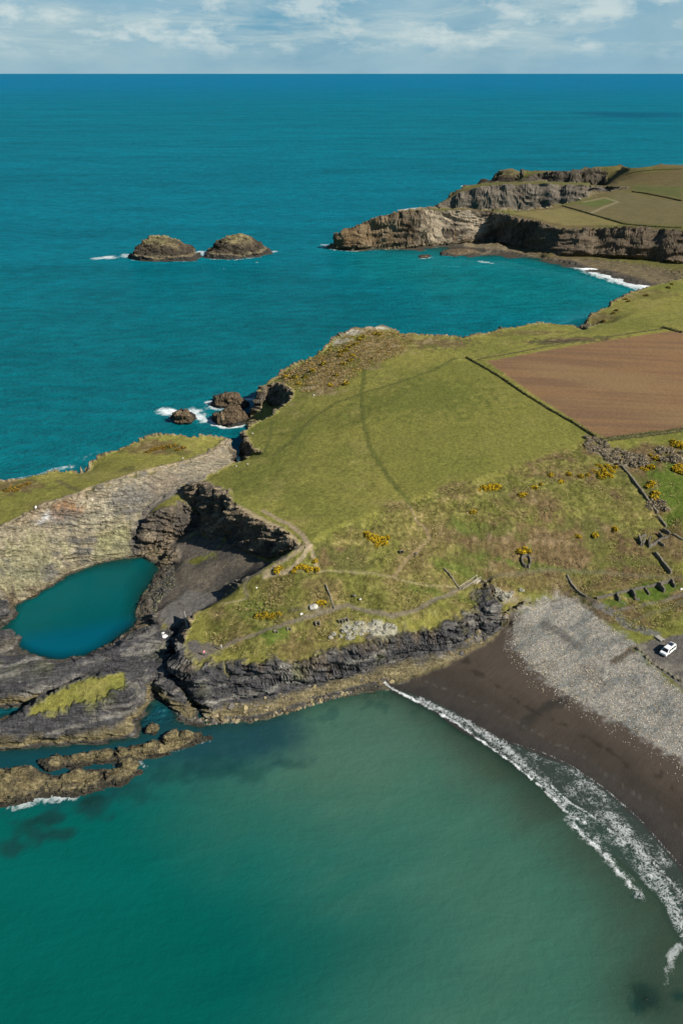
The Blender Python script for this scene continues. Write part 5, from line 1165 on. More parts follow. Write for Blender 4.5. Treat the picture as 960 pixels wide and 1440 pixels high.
for dx_, rz_ in ((1.1, 0.4), (1.8, 0.9)):
    bm = bmesh.new(); add_box(bm, (dx_ + 0.4, 0.9, 0.6), (0.3, 0.7, 1.0), rz_, 0.06); bm_obj('buttress', bm, M_slate, kt)
def shelter(label, px, py, s=1.0, rz=0.3):
    c = G(px, py); t = thing('stone_shelter', label, 'ruin', c, rz, 'little stone ruins beside the coast path')
    for nm, cc, ss in (('side_wall', (-0.9 * s, 0, 0.5 * s), (0.45 * s, 1.7 * s, 1.6 * s)), ('side_wall', (0.9 * s, 0, 0.6 * s), (0.55 * s, 1.7 * s, 1.8 * s)), ('back_wall', (0, 0.85 * s, 0.5 * s), (2.1 * s, 0.45 * s, 1.5 * s)), ('lintel', (0, 0.25 * s, 1.4 * s), (2.2 * s, 0.9 * s, 0.22 * s))):
        bm = bmesh.new(); add_box(bm, cc, ss, random.uniform(-0.08, 0.08), 0.07); bm_obj(nm, bm, M_stone, t)
    return t
shelter('little stone ruin below the path, nearest the viewpoint', 388, 890, 0.44, 0.2)
shelter('little stone ruin below the path, second from the viewpoint', 406, 886, 0.44, 0.3)
shelter('dark mouthed stone ruin below the path opposite the gorse rock', 446, 878, 0.55, 0.4)
shelter('left stone ruin of the touching pair below the path fork', 479, 875, 0.50, 0.2)
shelter('right stone ruin of the touching pair below the path fork', 486, 873, 0.50, 0.5)
shelter('pale stone ruin on the slope above the path bends', 564, 777, 0.44, 0.3)

# ---- stones
def stone_mesh(seed, sub=2, rough=0.35, sq=(1, 1, 0.7)):
    bm = bmesh.new(); bmesh.ops.create_icosphere(bm, subdivisions=sub, radius=1.0)
    r = random.Random(seed); off = Vector((r.uniform(0, 50), r.uniform(0, 50), r.uniform(0, 50)))
    from mathutils import noise as mn
    for v in bm.verts:
        k = 1 + rough * mn.noise(v.co * 1.3 + off) + rough * 0.5 * mn.noise(v.co * 3.1 + off)
        v.co = Vector((v.co.x * sq[0], v.co.y * sq[1], v.co.z * sq[2])) * k
    me = bpy.data.meshes.new('stone'); bm.to_mesh(me); bm.free(); return me
stones = [stone_mesh(i) for i in range(4)]
def boulder(label, px, py, s, mat=M_pale, name='boulder', group=None, k=0):
    me = stones[k % 4].copy(); me.materials.clear(); me.materials.append(mat)
    c = G(px, py); o = link(name, me); o.location = (c[0], c[1], c[2] + s * 0.3); o.scale = (s, s * 0.8, s * 0.8); o.rotation_euler = (0, 0, random.uniform(0, 6))
    return tag(o, label, 'boulder', group)
boulder('pale boulder on the turf between the two coves', 355, 610, 0.41)
boulder('pale boulder on the turf edge beside the scree neck, left of a pair', 332, 656, 0.38, k=1)
boulder('pale boulder on the turf edge beside the scree neck, right of a pair', 348, 653, 0.38, k=2)
boulder('white boulder on the western headland near the quarry rim', 257, 645, 0.41, k=3)
boulder('pale boulder at the edge of the brown heath above the field', 441, 556, 0.45, k=1)
boulder('white boulder by the right edge beside the cottage ruins', 957, 829, 0.45, M_quartz, k=2)
boulder('dark capped boulder on the slope above the path fork, left of a pair', 498, 838, 0.52, M_slate, k=0)
boulder('pale boulder on the slope above the path fork, right of a pair', 506, 843, 0.45, M_pale, k=1)
boulder('pale boulder on the slope by the bend of the small path', 583, 730, 0.38, k=2)
boulder('dark boulder on the slope below the bend of the small path', 585, 779, 0.52, M_slate, k=3)
boulder('pale rock outcrop beside a gorse bush above the coast path', 441, 855, 1.20, M_pale, k=0)
boulder('white block beside the path near the viewpoint', 424, 864, 0.52, M_quartz, k=3)
boulder('white boulder beside the quarry corner path', 361, 827, 0.34, M_quartz, k=1)
for i, (px, py, s) in enumerate([(230, 891, 0.5), (232, 896, 0.75), (236, 899, 0.6), (233, 903, 0.45), (229, 895, 0.5)]):
    boulder('white quartz block in the white heap at the head of the dark channel', px, py, s, M_quartz, 'quartz_block', 'white heap at the channel head', i)
for i, (px, py) in enumerate([(897, 913), (903, 918), (908, 924), (913, 929), (919, 934), (926, 939), (933, 943), (941, 948), (949, 953), (957, 958)]):
    boulder('kerb boulder in the row between shingle and car park', px, py, random.uniform(0.45, 0.75), M_stone, 'kerb_boulder', 'boulders edging the car park', i)

# ---- timber bridge on the path, slab bridge by the car park, concrete wall stumps
def plank_bridge(label, p0, p1, width, mat, rails=True, n=14, name='footbridge'):
    a, b = np.array(G(*p0)), np.array(G(*p1)); a[2] += 0.35; b[2] += 0.35
    d = b - a; L = np.linalg.norm(d); rz = math.atan2(d[1], d[0]); t = thing(name, label, 'bridge', tuple((a + b) / 2), rz)
    for s in (-1, 1):
        bm = bmesh.new(); add_box(bm, (0, s * width * 0.42, -0.28), (L, 0.18, 0.5)); bm_obj('beam', bm, mat, t)
        if rails:
            bm = bmesh.new(); add_box(bm, (0, s * width * 0.48, 0.95), (L, 0.1, 0.12)); bm_obj('handrail', bm, mat, t)
            for k in range(5):
                bm = bmesh.new(); add_box(bm, (-L / 2 + 0.1 + (L - 0.2) * k / 4, s * width * 0.48, 0.42), (0.12, 0.12, 0.98)); bm_obj('post', bm, mat, t)
    pm = None
    for k in range(n):
        x = -L / 2 + L * (k + 0.5) / n
        if pm is None:
            bm = bmesh.new(); add_box(bm, (0, 0, 0), (L / n * 0.9, width, 0.07)); o = bm_obj('plank', bm, mat, t); pm = o.data
        else: o = link('plank', pm, t)
        o.location = (x, 0, random.uniform(-0.01, 0.01))
    return t
plank_bridge('pale timber footbridge with handrails on the coast path', (648, 828), (672, 819), 1.3, M_wood)
plank_bridge('pale concrete slab bridge over the stream beside the car park', (922, 895), (931, 902), 1.3, M_conc, False, 4, 'slab_bridge')
for lab, p0, p1, h in (('left concrete wall stump bridging the head of the dark channel', (261, 874), (267, 890), 1.6), ('right concrete wall stump bridging the head of the dark channel', (268, 878), (272, 887), 1.2)):
    a, b = G(*p0), G(*p1); d = Vector(b) - Vector(a)
    bm = bmesh.new(); add_box(bm, (0, 0, -0.2), (max(d.length, 2.5), 0.45, h * 0.6 + 1.2), 0, 0.06, 0.04); o = bm_obj('concrete_wall', bm, M_conc)
    o.location = (Vector(a) + Vector(b)) / 2; o.rotation_euler = (0, 0, math.atan2(d.y, d.x)); tag(o, lab, 'wall')

# ---- gorse and thorn bushes
def lump_points(rx, ry, rz, fill=0.55):
    def f(r, n):
        d = r.normal(size=(n, 3)); d /= np.linalg.norm(d, axis=1)[:, None]; d[:, 2] = np.abs(d[:, 2])
        k = fill + (1 - fill) * r.random((n, 1))
        k = k * (1 + 0.28 * noise3(d[:, 0] * 1.9 + rx * 7, d[:, 1] * 1.9, d[:, 2] * 1.9))[:, None]
        return d * k * np.array((rx, ry, rz))
    return f
gorse_f = []; gorse_b = []
for i in range(4):
    v, tr = leaf_cloud(lump_points(1.0 + 0.1 * i, 0.85, 0.75), 420, 0.30, 20 + i); gorse_f.append(raw_mesh('foliage', v, None, M_gorse, False, tris=tr))
    v, tr = leaf_cloud(lump_points(1.0 + 0.1 * i, 0.87, 0.80, 0.90), 240, 0.22, 40 + i); gorse_b.append((v, tr))
gorse_bm = {}
def blossom_mesh(i, dull, frac):
    key = (i, dull, frac)
    if key not in gorse_bm:
        v, tr = gorse_b[i]; n = int(len(tr) * frac); gorse_bm[key] = raw_mesh('blossom', v[:3 * n], None, M_bloomdull if dull else M_bloom, False, tris=tr[:n])
    return gorse_bm[key]
def gorse(label, group, spots, s0=1.2, dull=False, frac=1.0):
    for k, sp in enumerate(spots):
        px, py = sp[:2]; s = (sp[2] if len(sp) > 2 else s0) * random.uniform(0.85, 1.2)
        c = G(px, py); t = thing('gorse_bush', label, 'bush', (c[0], c[1], c[2] - 0.05), random.uniform(0, 6), group); t.scale = (s, s, s * 0.9)
        i = random.randrange(4); link('foliage', gorse_f[i], t); link('blossom', blossom_mesh(i, dull, frac), t)
gorse('bright yellow gorse bush in the big patch on the middle of the slope', 'gorse patch mid slope', [(516, 752), (523, 755), (530, 757), (538, 759), (533, 763), (526, 762), (540, 764, 1.0), (520, 758, 1.0), (545, 756, 0.9), (530, 767, 0.9)], 1.25)
gorse('yellow gorse bush in the clump just below the green field', 'gorse clump below the field', [(680, 687), (686, 688), (692, 687), (698, 685), (689, 683, 0.9), (674, 690, 0.8)], 1.2)
gorse('yellow gorse bush in the clump just above the round kiln', 'gorse above the kiln', [(729, 775), (735, 777), (741, 775), (737, 771, 0.9)], 1.1)
gorse('yellow gorse bush in the line along the top of the slope', 'gorse line under the field edge', [(665, 720, 0.9), (732, 697), (738, 695, 0.8), (751, 686), (774, 668), (788, 678), (799, 667), (816, 670), (826, 668, 0.9), (760, 681, 0.7)], 1.0)
gorse('yellow gorse bush in the thick patch beside the thorn thicket', 'gorse beside the thorn thicket', [(841, 656), (847, 662), (853, 657), (860, 663), (844, 671), (851, 668), (857, 670), (838, 665, 0.9), (865, 657, 0.9), (833, 662, 0.8)], 1.25)
gorse('single yellow gorse bush on the brown bank above the coast path', 'lone gorse on the brown bank', [(811, 754), (814, 755, 0.8), (836, 753), (863, 744)], 1.0)
gorse('yellow gorse bush beside the bright green strip at the right', 'gorse by the green strip', [(916, 680), (912, 684), (921, 694), (919, 700), (923, 645), (914, 640, 0.8), (915, 657), (902, 659, 0.9), (908, 661, 0.9), (876, 648, 0.8)], 1.2)
gorse('dull yellow gorse bush at the right edge below the plough', 'gorse at the right edge', [(953, 624), (957, 628), (948, 627), (953, 656), (957, 664), (950, 661), (945, 622)], 1.4)
gorse('yellow gorse bush in the fork of the quarry corner paths', 'gorse at the quarry corner', [(392, 800), (389, 804), (417, 799), (423, 797), (430, 798), (435, 801), (445, 801, 0.9), (443, 789, 0.8), (413, 803, 0.8)], 0.9)
gorse('yellow gorse bush on the grass spur above the coast path', 'gorse on the grass spur', [(363, 866), (369, 868), (376, 866), (384, 866), (391, 864), (372, 864, 0.8), (380, 869, 0.7)], 0.85, False, 0.6)
gorse('yellow gorse bush growing over the pale rock outcrop', 'gorse on the outcrop', [(448, 849), (453, 848)], 1.0)
gorse('orange flowered gorse bush on the rocky knoll above the sea', 'gorse on the knoll', [(492, 488), (487, 493), (500, 484), (505, 478), (533, 471), (529, 470), (496, 500, 1.0), (477, 501), (483, 512), (465, 542), (487, 540), (473, 528), (430, 530), (415, 531), (403, 530), (493, 507), (480, 495), (510, 474), (421, 540, 1.0), (455, 512), (440, 522)], 1.4, False, 0.38)
gorse('dull flowered gorse bush on the turf of the western headland', 'gorse on the western headland', [(215, 633), (222, 631), (230, 630), (237, 629), (250, 633), (258, 630), (245, 627), (10, 690), (18, 687), (30, 684), (40, 681), (24, 690), (208, 636)], 1.1, True, 0.6)
gorse('dull flowered gorse bush on the sea slope at the upper right', 'gorse on the upper right sea slope', [(862, 441), (866, 437), (883, 424), (879, 421), (908, 416), (939, 405), (848, 452), (944, 400)], 1.2, True, 0.5)

thorn_m = []
for i in range(4):
    v, tr = leaf_cloud(lump_points(1.0, 0.9 + 0.08 * i, 0.9, 0.35), 380, 0.34, 60 + i)
    thorn_m.append((raw_mesh('twigs', v, None, M_thorn, False, tris=tr), raw_mesh('twigs', v, None, M_thornpale, False, tris=tr)))
stem_me = None
def thorn(label, group, spots, s0, pale=False):
    global stem_me
    if stem_me is None:
        bm = bmesh.new(); bmesh.ops.create_cone(bm, cap_ends=True, segments=6, radius1=0.16, radius2=0.06, depth=0.9, matrix=Matrix.Translation((0, 0, 0.35)))
        stem_me = bpy.data.meshes.new('stem'); bm.to_mesh(stem_me); bm.free(); stem_me.materials.append(M_twigdark)
    for px, py in spots:
        s = s0 * random.uniform(0.7, 1.3); c = G(px, py)
        t = thing('thorn_bush', label, 'bush', (c[0], c[1], c[2] - 0.05), random.uniform(0, 6), group); t.scale = (s, s, s)
        link('twigs', thorn_m[random.randrange(4)][1 if pale else 0], t); link('stem', stem_me, t)
rs = random.Random(4)
def scatter(poly, n):
    out = []
    xs = [p[0] for p in poly]; ys = [p[1] for p in poly]
    while len(out) < n:
        x, y = rs.uniform(min(xs), max(xs)), rs.uniform(min(ys), max(ys))
        if bool(inpoly(np.array([x]), np.array([y]), poly)[0]): out.append((x, y))
    return out
thorn('grey leafless thorn bush in the thicket below the plough corner', 'thorn thicket below the plough', scatter([(823, 615), (838, 616), (870, 632), (905, 642), (912, 652), (890, 657), (865, 652), (840, 640), (825, 632)], 62), 1.0)
thorn('grey leafless thorn bush around the walled dip beside the green strip', 'thorn bushes by the green strip', scatter([(905, 702), (930, 705), (937, 715), (925, 722), (912, 716)], 9) + scatter([(925, 632), (958, 632), (958, 650), (930, 648)], 14), 1.2)
thorn('pale lichened thorn bush on the bank above the southern cliff', 'pale thorns above the cliff', scatter([(462, 896), (500, 876), (552, 872), (556, 886), (520, 893), (480, 900)], 34), 0.65, True)
thorn('pale lichened thorn bush beside the dark notch above the beach', 'pale thorns by the notch', scatter([(692, 826), (708, 832), (732, 828), (735, 838), (712, 848), (700, 842)], 16), 0.8, True)

# ---- sheep
def sheep():
    c = G(51, 716); t = thing('sheep', 'white sheep grazing on the turf at the left quarry rim', 'sheep', c, R(100))
    M_wool = plain('wool', (0.72, 0.70, 0.63), 0.95, 0.15, 8.0); M_face = plain('sheep_face', (0.45, 0.42, 0.36), 0.9, 0.2, 6.0)
    me = bpy.data.meshes.new('body')
    v = [(-0.45, 0, 0.62), (-0.2, 0, 0.66), (0.15, 0, 0.66), (0.42, 0, 0.64), (0.6, 0, 0.52), (0.72, 0, 0.34), (0.84, 0, 0.18)]; e = [(i, i + 1) for i in range(6)]
    rad = [0.2, 0.27, 0.28, 0.22, 0.12, 0.10, 0.05]
    for x0, s in ((-0.38, 1), (-0.38, -1), (0.34, 1), (0.34, -1)):
        k = len(v); j = 1 if x0 < 0 else 3
        v += [(x0, s * 0.14, 0.42), (x0 - 0.03, s * 0.14, 0.2), (x0, s * 0.14, 0.02)]; rad += [0.09, 0.045, 0.04]; e += [(j, k), (k, k + 1), (k + 1, k + 2)]
    v += [(-0.58, 0, 0.5)]; rad += [0.05]; e += [(0, len(v) - 1)]
    me.from_pydata(v, e, []); o = link('body', me, t); me.materials.append(M_wool)
    sk = o.modifiers.new('skin', 'SKIN'); sk.use_smooth_shade = True
    for i, r_ in enumerate(rad): me.skin_vertices[0].data[i].radius = (r_, r_)
    me.skin_vertices[0].data[2].use_root = True
    o.modifiers.new('sub', 'SUBSURF').levels = 1
    for s in (-1, 1):
        bm = bmesh.new(); add_box(bm, (0.66, s * 0.12, 0.46), (0.05, 0.14, 0.07), 0, 0, 0.02); bm_obj('ear', bm, M_face, t)
sheep()

# ---- people on the viewpoint
def person(label, px, py, rz, top, legs):
    c = G(px, py); t = thing('person', label, 'person', c, rz)
    m, nt, out = new_mat('person_clothing')
    tcn = nt.node('ShaderNodeTexCoord'); sp = nt.node('ShaderNodeSeparateXYZ'); nt.l.new(tcn.outputs['Object'], sp.inputs[0])
    zc = sp.outputs[2]; ax = nt.math('ABSOLUTE', sp.outputs[0])
    skin = (0.50, 0.33, 0.24, 1)
    cc = nt.mix(nt.math('GREATER_THAN', zc, 0.92), (*legs, 1), (*top, 1)); cc = nt.mix(nt.math('GREATER_THAN', zc, 1.46), cc, skin)
    hand = nt.math('MULTIPLY', nt.math('GREATER_THAN', ax, 0.245), nt.math('LESS_THAN', zc, 0.93)); cc = nt.mix(hand, cc, skin)
    cc = nt.mix(nt.math('LESS_THAN', zc, 0.09), cc, (0.03, 0.03, 0.03, 1))
    b = nt.node('ShaderNodeBsdfPrincipled'); nt.l.new(cc, b.inputs['Base Color']); b.inputs['Roughness'].default_value = 0.85; nt.l.new(b.outputs[0], out.inputs[0])
    v = [(0, 0, 0.95), (0, 0, 1.12), (0, 0.01, 1.32), (0, 0, 1.45), (0, -0.01, 1.53), (0, -0.02, 1.64), (0, -0.01, 1.72)]; rad = [(0.15, 0.11), (0.13, 0.10), (0.17, 0.11), (0.07, 0.07), (0.055, 0.055), (0.085, 0.10), (0.06, 0.07)]
    e = [(i, i + 1) for i in range(6)]
    for s in (-1, 1):
        k = len(v); v += [(s * 0.10, 0, 0.86), (s * 0.11, -0.02, 0.48), (s * 0.12, 0.02, 0.08), (s * 0.14, -0.14, 0.04)]; rad += [(0.09, 0.09), (0.06, 0.06), (0.045, 0.045), (0.04, 0.035)]; e += [(0, k), (k, k + 1), (k + 1, k + 2), (k + 2, k + 3)]
        k = len(v); v += [(s * 0.20, 0, 1.38), (s * 0.26, 0.02, 1.12), (s * 0.28, -0.06, 0.90), (s * 0.285, -0.08, 0.83)]; rad += [(0.06, 0.06), (0.047, 0.047), (0.032, 0.032), (0.035, 0.02)]; e += [(2, k), (k, k + 1), (k + 1, k + 2), (k + 2, k + 3)]
        h = k + 3
        for f, (dx_, dy_, dz_) in enumerate(((-0.03, -0.03, -0.075), (-0.01, -0.02, -0.09), (0.01, -0.01, -0.085), (0.028, 0.0, -0.07), (-0.05 * s, -0.05, -0.02))):
            q = len(v); v.append((s * 0.285 + dx_, -0.08 + dy_, 0.83 + dz_)); rad.append((0.009, 0.009)); e.append((h, q))
    me = bpy.data.meshes.new('body'); me.from_pydata(v, e, []); me.materials.append(m); o = link('body', me, t)
    sk = o.modifiers.new('skin', 'SKIN'); sk.use_smooth_shade = True
    for i, r_ in enumerate(rad): me.skin_vertices[0].data[i].radius = r_
    me.skin_vertices[0].data[0].use_root = True
    o.modifiers.new('sub', 'SUBSURF').levels = 1
    bm = bmesh.new(); bmesh.ops.create_icosphere(bm, subdivisions=2, radius=0.108)
    for vv in bm.verts: vv.co = Vector((vv.co.x * 0.92, vv.co.y * 1.05 + 0.012, max(vv.co.z, -0.05 if vv.co.y > 0 else 0.02) + 1.675))
    bm_obj('hair', bm, plain('hair_brown', (0.06, 0.04, 0.025), 0.8, 0.2, 8.0), t, True)
    bm = bmesh.new(); bmesh.ops.create_cone(bm, segments=6, radius1=0.018, radius2=0.006, depth=0.04, cap_ends=True, matrix=Matrix.Translation((0, -0.115, 1.64)) @ Matrix.Rotation(R(80), 4, 'X')); bm_obj('nose', bm, m, t)
person('person in a pink top standing at the viewpoint', 287.5, 922, R(40), (0.75, 0.25, 0.35), (0.03, 0.03, 0.05))
person('person in a white top walking on the grass by the viewpoint path', 311.5, 914, R(-60), (0.8, 0.8, 0.78), (0.25, 0.24, 0.2))

# ---- camper van
def van():
    a, b = np.array(P(946.5, 908, 4.9)), np.array(P(930.0, 921, 4.9))
    d = b - a; rz = math.atan2(d[1], d[0]); cx, cy = (a + b)[:2] / 2
    t = thing('camper_van', 'white camper van with dark roof panel parked beside the shingle', 'van', (cx, cy, ground(cx, cy) + 0.02), rz)
    t.scale = (0.93, 0.93, 0.93)
    white = plain('white_paint', (0.80, 0.80, 0.79), 0.3, 0.03, 1.0, 0.5, 0); glass = plain('dark_glass', (0.012, 0.014, 0.018), 0.08, 0.1, 1.0, 0.5, 0); black = plain('tyre_rubber', (0.02, 0.02, 0.02), 0.8, 0.1, 4.0, 0.2, 0); panel = plain('solar_panel', (0.02, 0.028, 0.05), 0.15, 0.2, 9.0, 0.5, 0); grey = plain('alloy', (0.45, 0.45, 0.46), 0.35, 0.05, 3.0, 0.5, 0, 0.8); red = plain('tail_lamp_red', (0.45, 0.02, 0.02), 0.3, 0.05, 3.0, 0.5, 0); lamp = plain('headlamp', (0.7, 0.72, 0.75), 0.1, 0.05, 3.0, 0.6, 0); plate = plain('number_plate', (0.7, 0.68, 0.55), 0.4, 0.03, 3.0, 0.4, 0)
    # side profile, front towards +x
    prof = [(-2.5, 0.38), (-2.55, 0.9), (-2.5, 1.5), (-2.38, 1.9), (-2.1, 1.98), (0.9, 1.98), (1.15, 1.92), (1.85, 1.18), (2.45, 0.98), (2.58, 0.7), (2.55, 0.38)]
    bm = bmesh.new(); rows = []
    for yy, k, dz in ((-0.93, 0.0, 0), (-0.97, 0.35, 0), (-0.80, 1.0, 0), (0.80, 1.0, 0), (0.97, 0.35, 0), (0.93, 0.0, 0)): pass
    secs = [(-1, 0), (-0.72, 1), (0.72, 1), (1, 0)]
    def halfw(z): return 0.96 - 0.17 * max(0, (z - 1.1) / 0.9)
    for sgn, inner in secs:
        row = []
        for x, z in prof:
            wv = halfw(z); y = sgn / abs(sgn) * (wv if inner == 0 else wv - 0.14); zz = z + (0.05 if inner and z > 1.85 else 0); xx = x * (1.012 if inner else 1.0)
            row.append(bm.verts.new((xx, y, zz)))
        rows.append(row)
    n = len(prof)
    for r0, r1 in zip(rows[:-1], rows[1:]):
        for i in range(n - 1): bm.faces.new((r0[i], r0[i + 1], r1[i + 1], r1[i]))
        bm.faces.new((r0[n - 1], r0[0], r1[0], r1[n - 1]))
    bm.faces.new(rows[0][::-1]); bm.faces.new(rows[-1])
    bmesh.ops.recalc_face_normals(bm, faces=bm.faces[:]); body = bm_obj('body', bm, white, t)
    bv = body.modifiers.new('bevel', 'BEVEL'); bv.width = 0.04; bv.segments = 2; bv.limit_method = 'ANGLE'
    def quad(name, pts, mat, off, parent=t):
        bm = bmesh.new(); vs = [bm.verts.new(Vector(p) + Vector(off)) for p in pts]; f = bm.faces.new(vs); r_ = bmesh.ops.extrude_face_region(bm, geom=[f])
        for g in r_['geom']:
            if isinstance(g, bmesh.types.BMVert): g.co -= Vector(off) * 1.6
        bmesh.ops.recalc_face_normals(bm, faces=bm.faces[:]); return bm_obj(name, bm, mat, parent)
    quad('windscreen', [(1.22, -0.66, 1.86), (1.22, 0.66, 1.86), (1.82, 0.76, 1.23), (1.82, -0.76, 1.23)], glass, (0.03, 0, 0.03))
    quad('rear_window', [(-2.43, -0.62, 1.82), (-2.43, 0.62, 1.82), (-2.53, 0.7, 1.25), (-2.53, -0.7, 1.25)], glass, (-0.035, 0, 0.01))
    for sg in (-1, 1):
        for x0, x1, xt in ((-2.2, -1.1, -1.1), (-1.0, 0.1, 0.1), (0.22, 1.45, 1.05)):
            quad('side_window', [(x0, sg * halfw(1.25), 1.22), (x1, sg * halfw(1.25), 1.22), (xt, sg * halfw(1.78), 1.78), (x0 + 0.05, sg * halfw(1.78), 1.78)], glass, (0, sg * 0.02, 0))
        bm = bmesh.new(); add_box(bm, (1.35, sg * 1.08, 1.25), (0.16, 0.2, 0.24), 0, 0, 0.03); bm_obj('mirror', bm, black, t)
        bm = bmesh.new(); add_box(bm, (2.50, sg * 0.66, 0.86), (0.14, 0.38, 0.2), 0, 0, 0.03); bm_obj('headlight', bm, lamp, t)
        bm = bmesh.new(); add_box(bm, (-2.52, sg * 0.82, 1.1), (0.08, 0.16, 0.5), 0, 0, 0.02); bm_obj('tail_light', bm, red, t)
        bm = bmesh.new(); add_box(bm, (-0.4, sg * 0.62, 2.07), (2.4, 0.05, 0.05)); bm_obj('roof_rail', bm, grey, t)
        for x in (1.6, -1.5):
            bm = bmesh.new(); bmesh.ops.create_cone(bm, cap_ends=True, segments=20, radius1=0.34, radius2=0.34, depth=0.24, matrix=Matrix.Translation((x, sg * 0.86, 0.34)) @ Matrix.Rotation(R(90), 4, 'X')); wo_ = bm_obj('wheel', bm, black, t)
            bm = bmesh.new(); bmesh.ops.create_cone(bm, cap_ends=True, segments=16, radius1=0.2, radius2=0.2, depth=0.26, matrix=Matrix.Translation((x, sg * 0.87, 0.34)) @ Matrix.Rotation(R(90), 4, 'X')); bm_obj('rim', bm, grey, wo_)
    bm = bmesh.new(); add_box(bm, (-1.25, -0.05, 2.075), (1.5, 1.05, 0.05), 0, 0, 0.01); bm_obj('roof_panel', bm, panel, t)
    bm = bmesh.new(); add_box(bm, (0.35, 0, 2.06), (0.5, 0.5, 0.07), 0, 0, 0.02); bm_obj('roof_vent', bm, white, t)
    bm = bmesh.new(); add_box(bm, (2.52, 0, 0.5), (0.14, 1.75, 0.24), 0, 0, 0.04); bu = bm_obj('bumper', bm, black, t)
    bm = bmesh.new(); add_box(bm, (2.60, 0, 0.5), (0.02, 0.52, 0.11)); bm_obj('number_plate', bm, plate, bu)
van()

# ------------------------------------------------------------------ stuff: shingle, shore rubble, tussocks
ico_v = None
def pebble_field(name, label, cat, xyz, size, cols, sq=0.7, seed=1):
    """many small faceted stones in one mesh"""
    r = np.random.default_rng(seed); n = len(xyz)
    base = np.array([(1, 0, 0), (-1, 0, 0), (0, 1, 0), (0, -1, 0), (0, 0, 1), (0.6, 0.6, 0.5), (-0.6, 0.6, 0.45), (-0.6, -0.6, 0.5), (0.6, -0.6, 0.45)])
    tris = np.array([(4, 5, 6), (4, 6, 7), (4, 7, 8), (4, 8, 5), (0, 2, 5), (2, 1, 6), (1, 3, 7), (3, 0, 8), (5, 2, 6), (6, 1, 7), (7, 3, 8), (8, 0, 5)])
    a = r.uniform(0, 6.28, n); ca, sa = np.cos(a)[:, None], np.sin(a)[:, None]
    b = base[None] * (1 + r.normal(0, 0.16, (n, len(base), 3))); b = b * np.stack([np.ones(n), r.uniform(0.6, 1, n), sq * r.uniform(0.7, 1.2, n)], -1)[:, None]
    x = b[..., 0] * ca - b[..., 1] * sa; y = b[..., 0] * sa + b[..., 1] * ca
    v = np.stack([x, y, b[..., 2]], -1) * size[:, None, None] + xyz[:, None]
    tr = (tris[None] + (np.arange(n) * len(base))[:, None, None]).reshape(-1, 3)
    col = np.repeat(cols, len(base), axis=0)
    o = link(name, raw_mesh(name, v.reshape(-1, 3), None, M_speck, False, None, col, tr)); return tag(o, label, cat, kind='stuff')
def sample_poly(poly, n, seed):
    r = np.random.default_rng(seed); xs = [p[0] for p in poly]; ys = [p[1] for p in poly]; X = np.zeros(0); Y = np.zeros(0)
    while len(X) < n:
        x = r.uniform(min(xs), max(xs), n * 3); y = r.uniform(min(ys), max(ys), n * 3); k = inpoly(x, y, poly); X = np.concatenate([X, x[k]]); Y = np.concatenate([Y, y[k]])
    return X[:n], Y[:n], r
def palette(r, n, cols, var=0.25):
    c = np.array(cols)[r.integers(0, len(cols), n)]; return np.clip(c * (1 + r.normal(0, var, (n, 1))), 0.01, 0.9)
x, y, r = sample_poly(Z_peb, 26000, 11); z = HF(x, y)
tone = 1 - 0.28 * sstep(-0.1, 0.5, fbm2((x + y * 0.4) / 11, (y - x * 0.5) / 4, 2)) - 0.20 * sstep(0.2, 0.6, fbm2(x / 6 + 3, y / 6, 2)); dl_, _ = dline(x, y, DARKSTREAK); tone *= 1 - 0.55 * sstep(2.2, 0.4, dl_); dl_, _ = dline(x, y, STREAM); tone *= 1 - 0.6 * sstep(1.2, 0.3, dl_)
pebble_field('shingle_stones', 'grey and cream shingle stones covering the storm beach', 'shingle', np.stack([x, y, z - 0.03], -1), r.uniform(0.07, 0.17, len(x)) * (1 + 0.5 * (r.random(len(x)) > 0.95)), palette(r, len(x), [(0.33, 0.33, 0.31), (0.22, 0.23, 0.22), (0.42, 0.40, 0.34), (0.14, 0.14, 0.14), (0.30, 0.32, 0.30), (0.36, 0.29, 0.20)]) * tone[:, None] * np.array((1.06, 1.0, 0.90)))
Z_strew = [P(*p)[:2] for p in [(712, 885, 2.2), (722, 872, 2.4), (760, 900, 3), (820, 940, 3), (900, 990, 3), (960, 1030, 2.6), (1040, 1090, 2), (1040, 1150, 1.5), (960, 1105, 1.4), (880, 1045, 1.6), (800, 1000, 1.6), (740, 965, 1.6), (705, 915, 1.9)]]
x, y, r = sample_poly(Z_strew, 4200, 12); w_ = sstep(9, -3, -dpoly(x, y, Z_peb)); k = r.random(len(x)) < np.where(dpoly(x, y, Z_peb) > 0, 0.9, np.exp(dpoly(x, y, Z_peb) / 3.0)); x, y = x[k], y[k]
pebble_field('strewn_cobbles', 'pale cobbles strewn along the foot of the shingle onto the sand', 'cobbles', np.stack([x, y, HF(x, y) - 0.03], -1), np.random.default_rng(3).uniform(0.06, 0.18, len(x)), palette(r, len(x), [(0.34, 0.31, 0.24), (0.26, 0.25, 0.22), (0.45, 0.42, 0.36), (0.24, 0.18, 0.11), (0.15, 0.15, 0.14)]))
Z_shore = [P(*p)[:2] for p in [(272, 1006, 1), (302, 994, 2.0), (370, 981, 2.2), (430, 967, 2.2), (500, 951, 2), (560, 934, 1.9), (620, 917, 2), (680, 886, 2.4), (705, 885, 2), (650, 922, 1.2), (560, 957, 0.4), (500, 974, 0), (440, 992, -0.3), (400, 1006, -0.4), (340, 1018, -0.5), (285, 1022, -0.5)]]
x, y, r = sample_poly(Z_shore, 4200, 13); h = HF(x, y); s_ = r.gamma(2.0, 0.11, len(x)) + 0.10
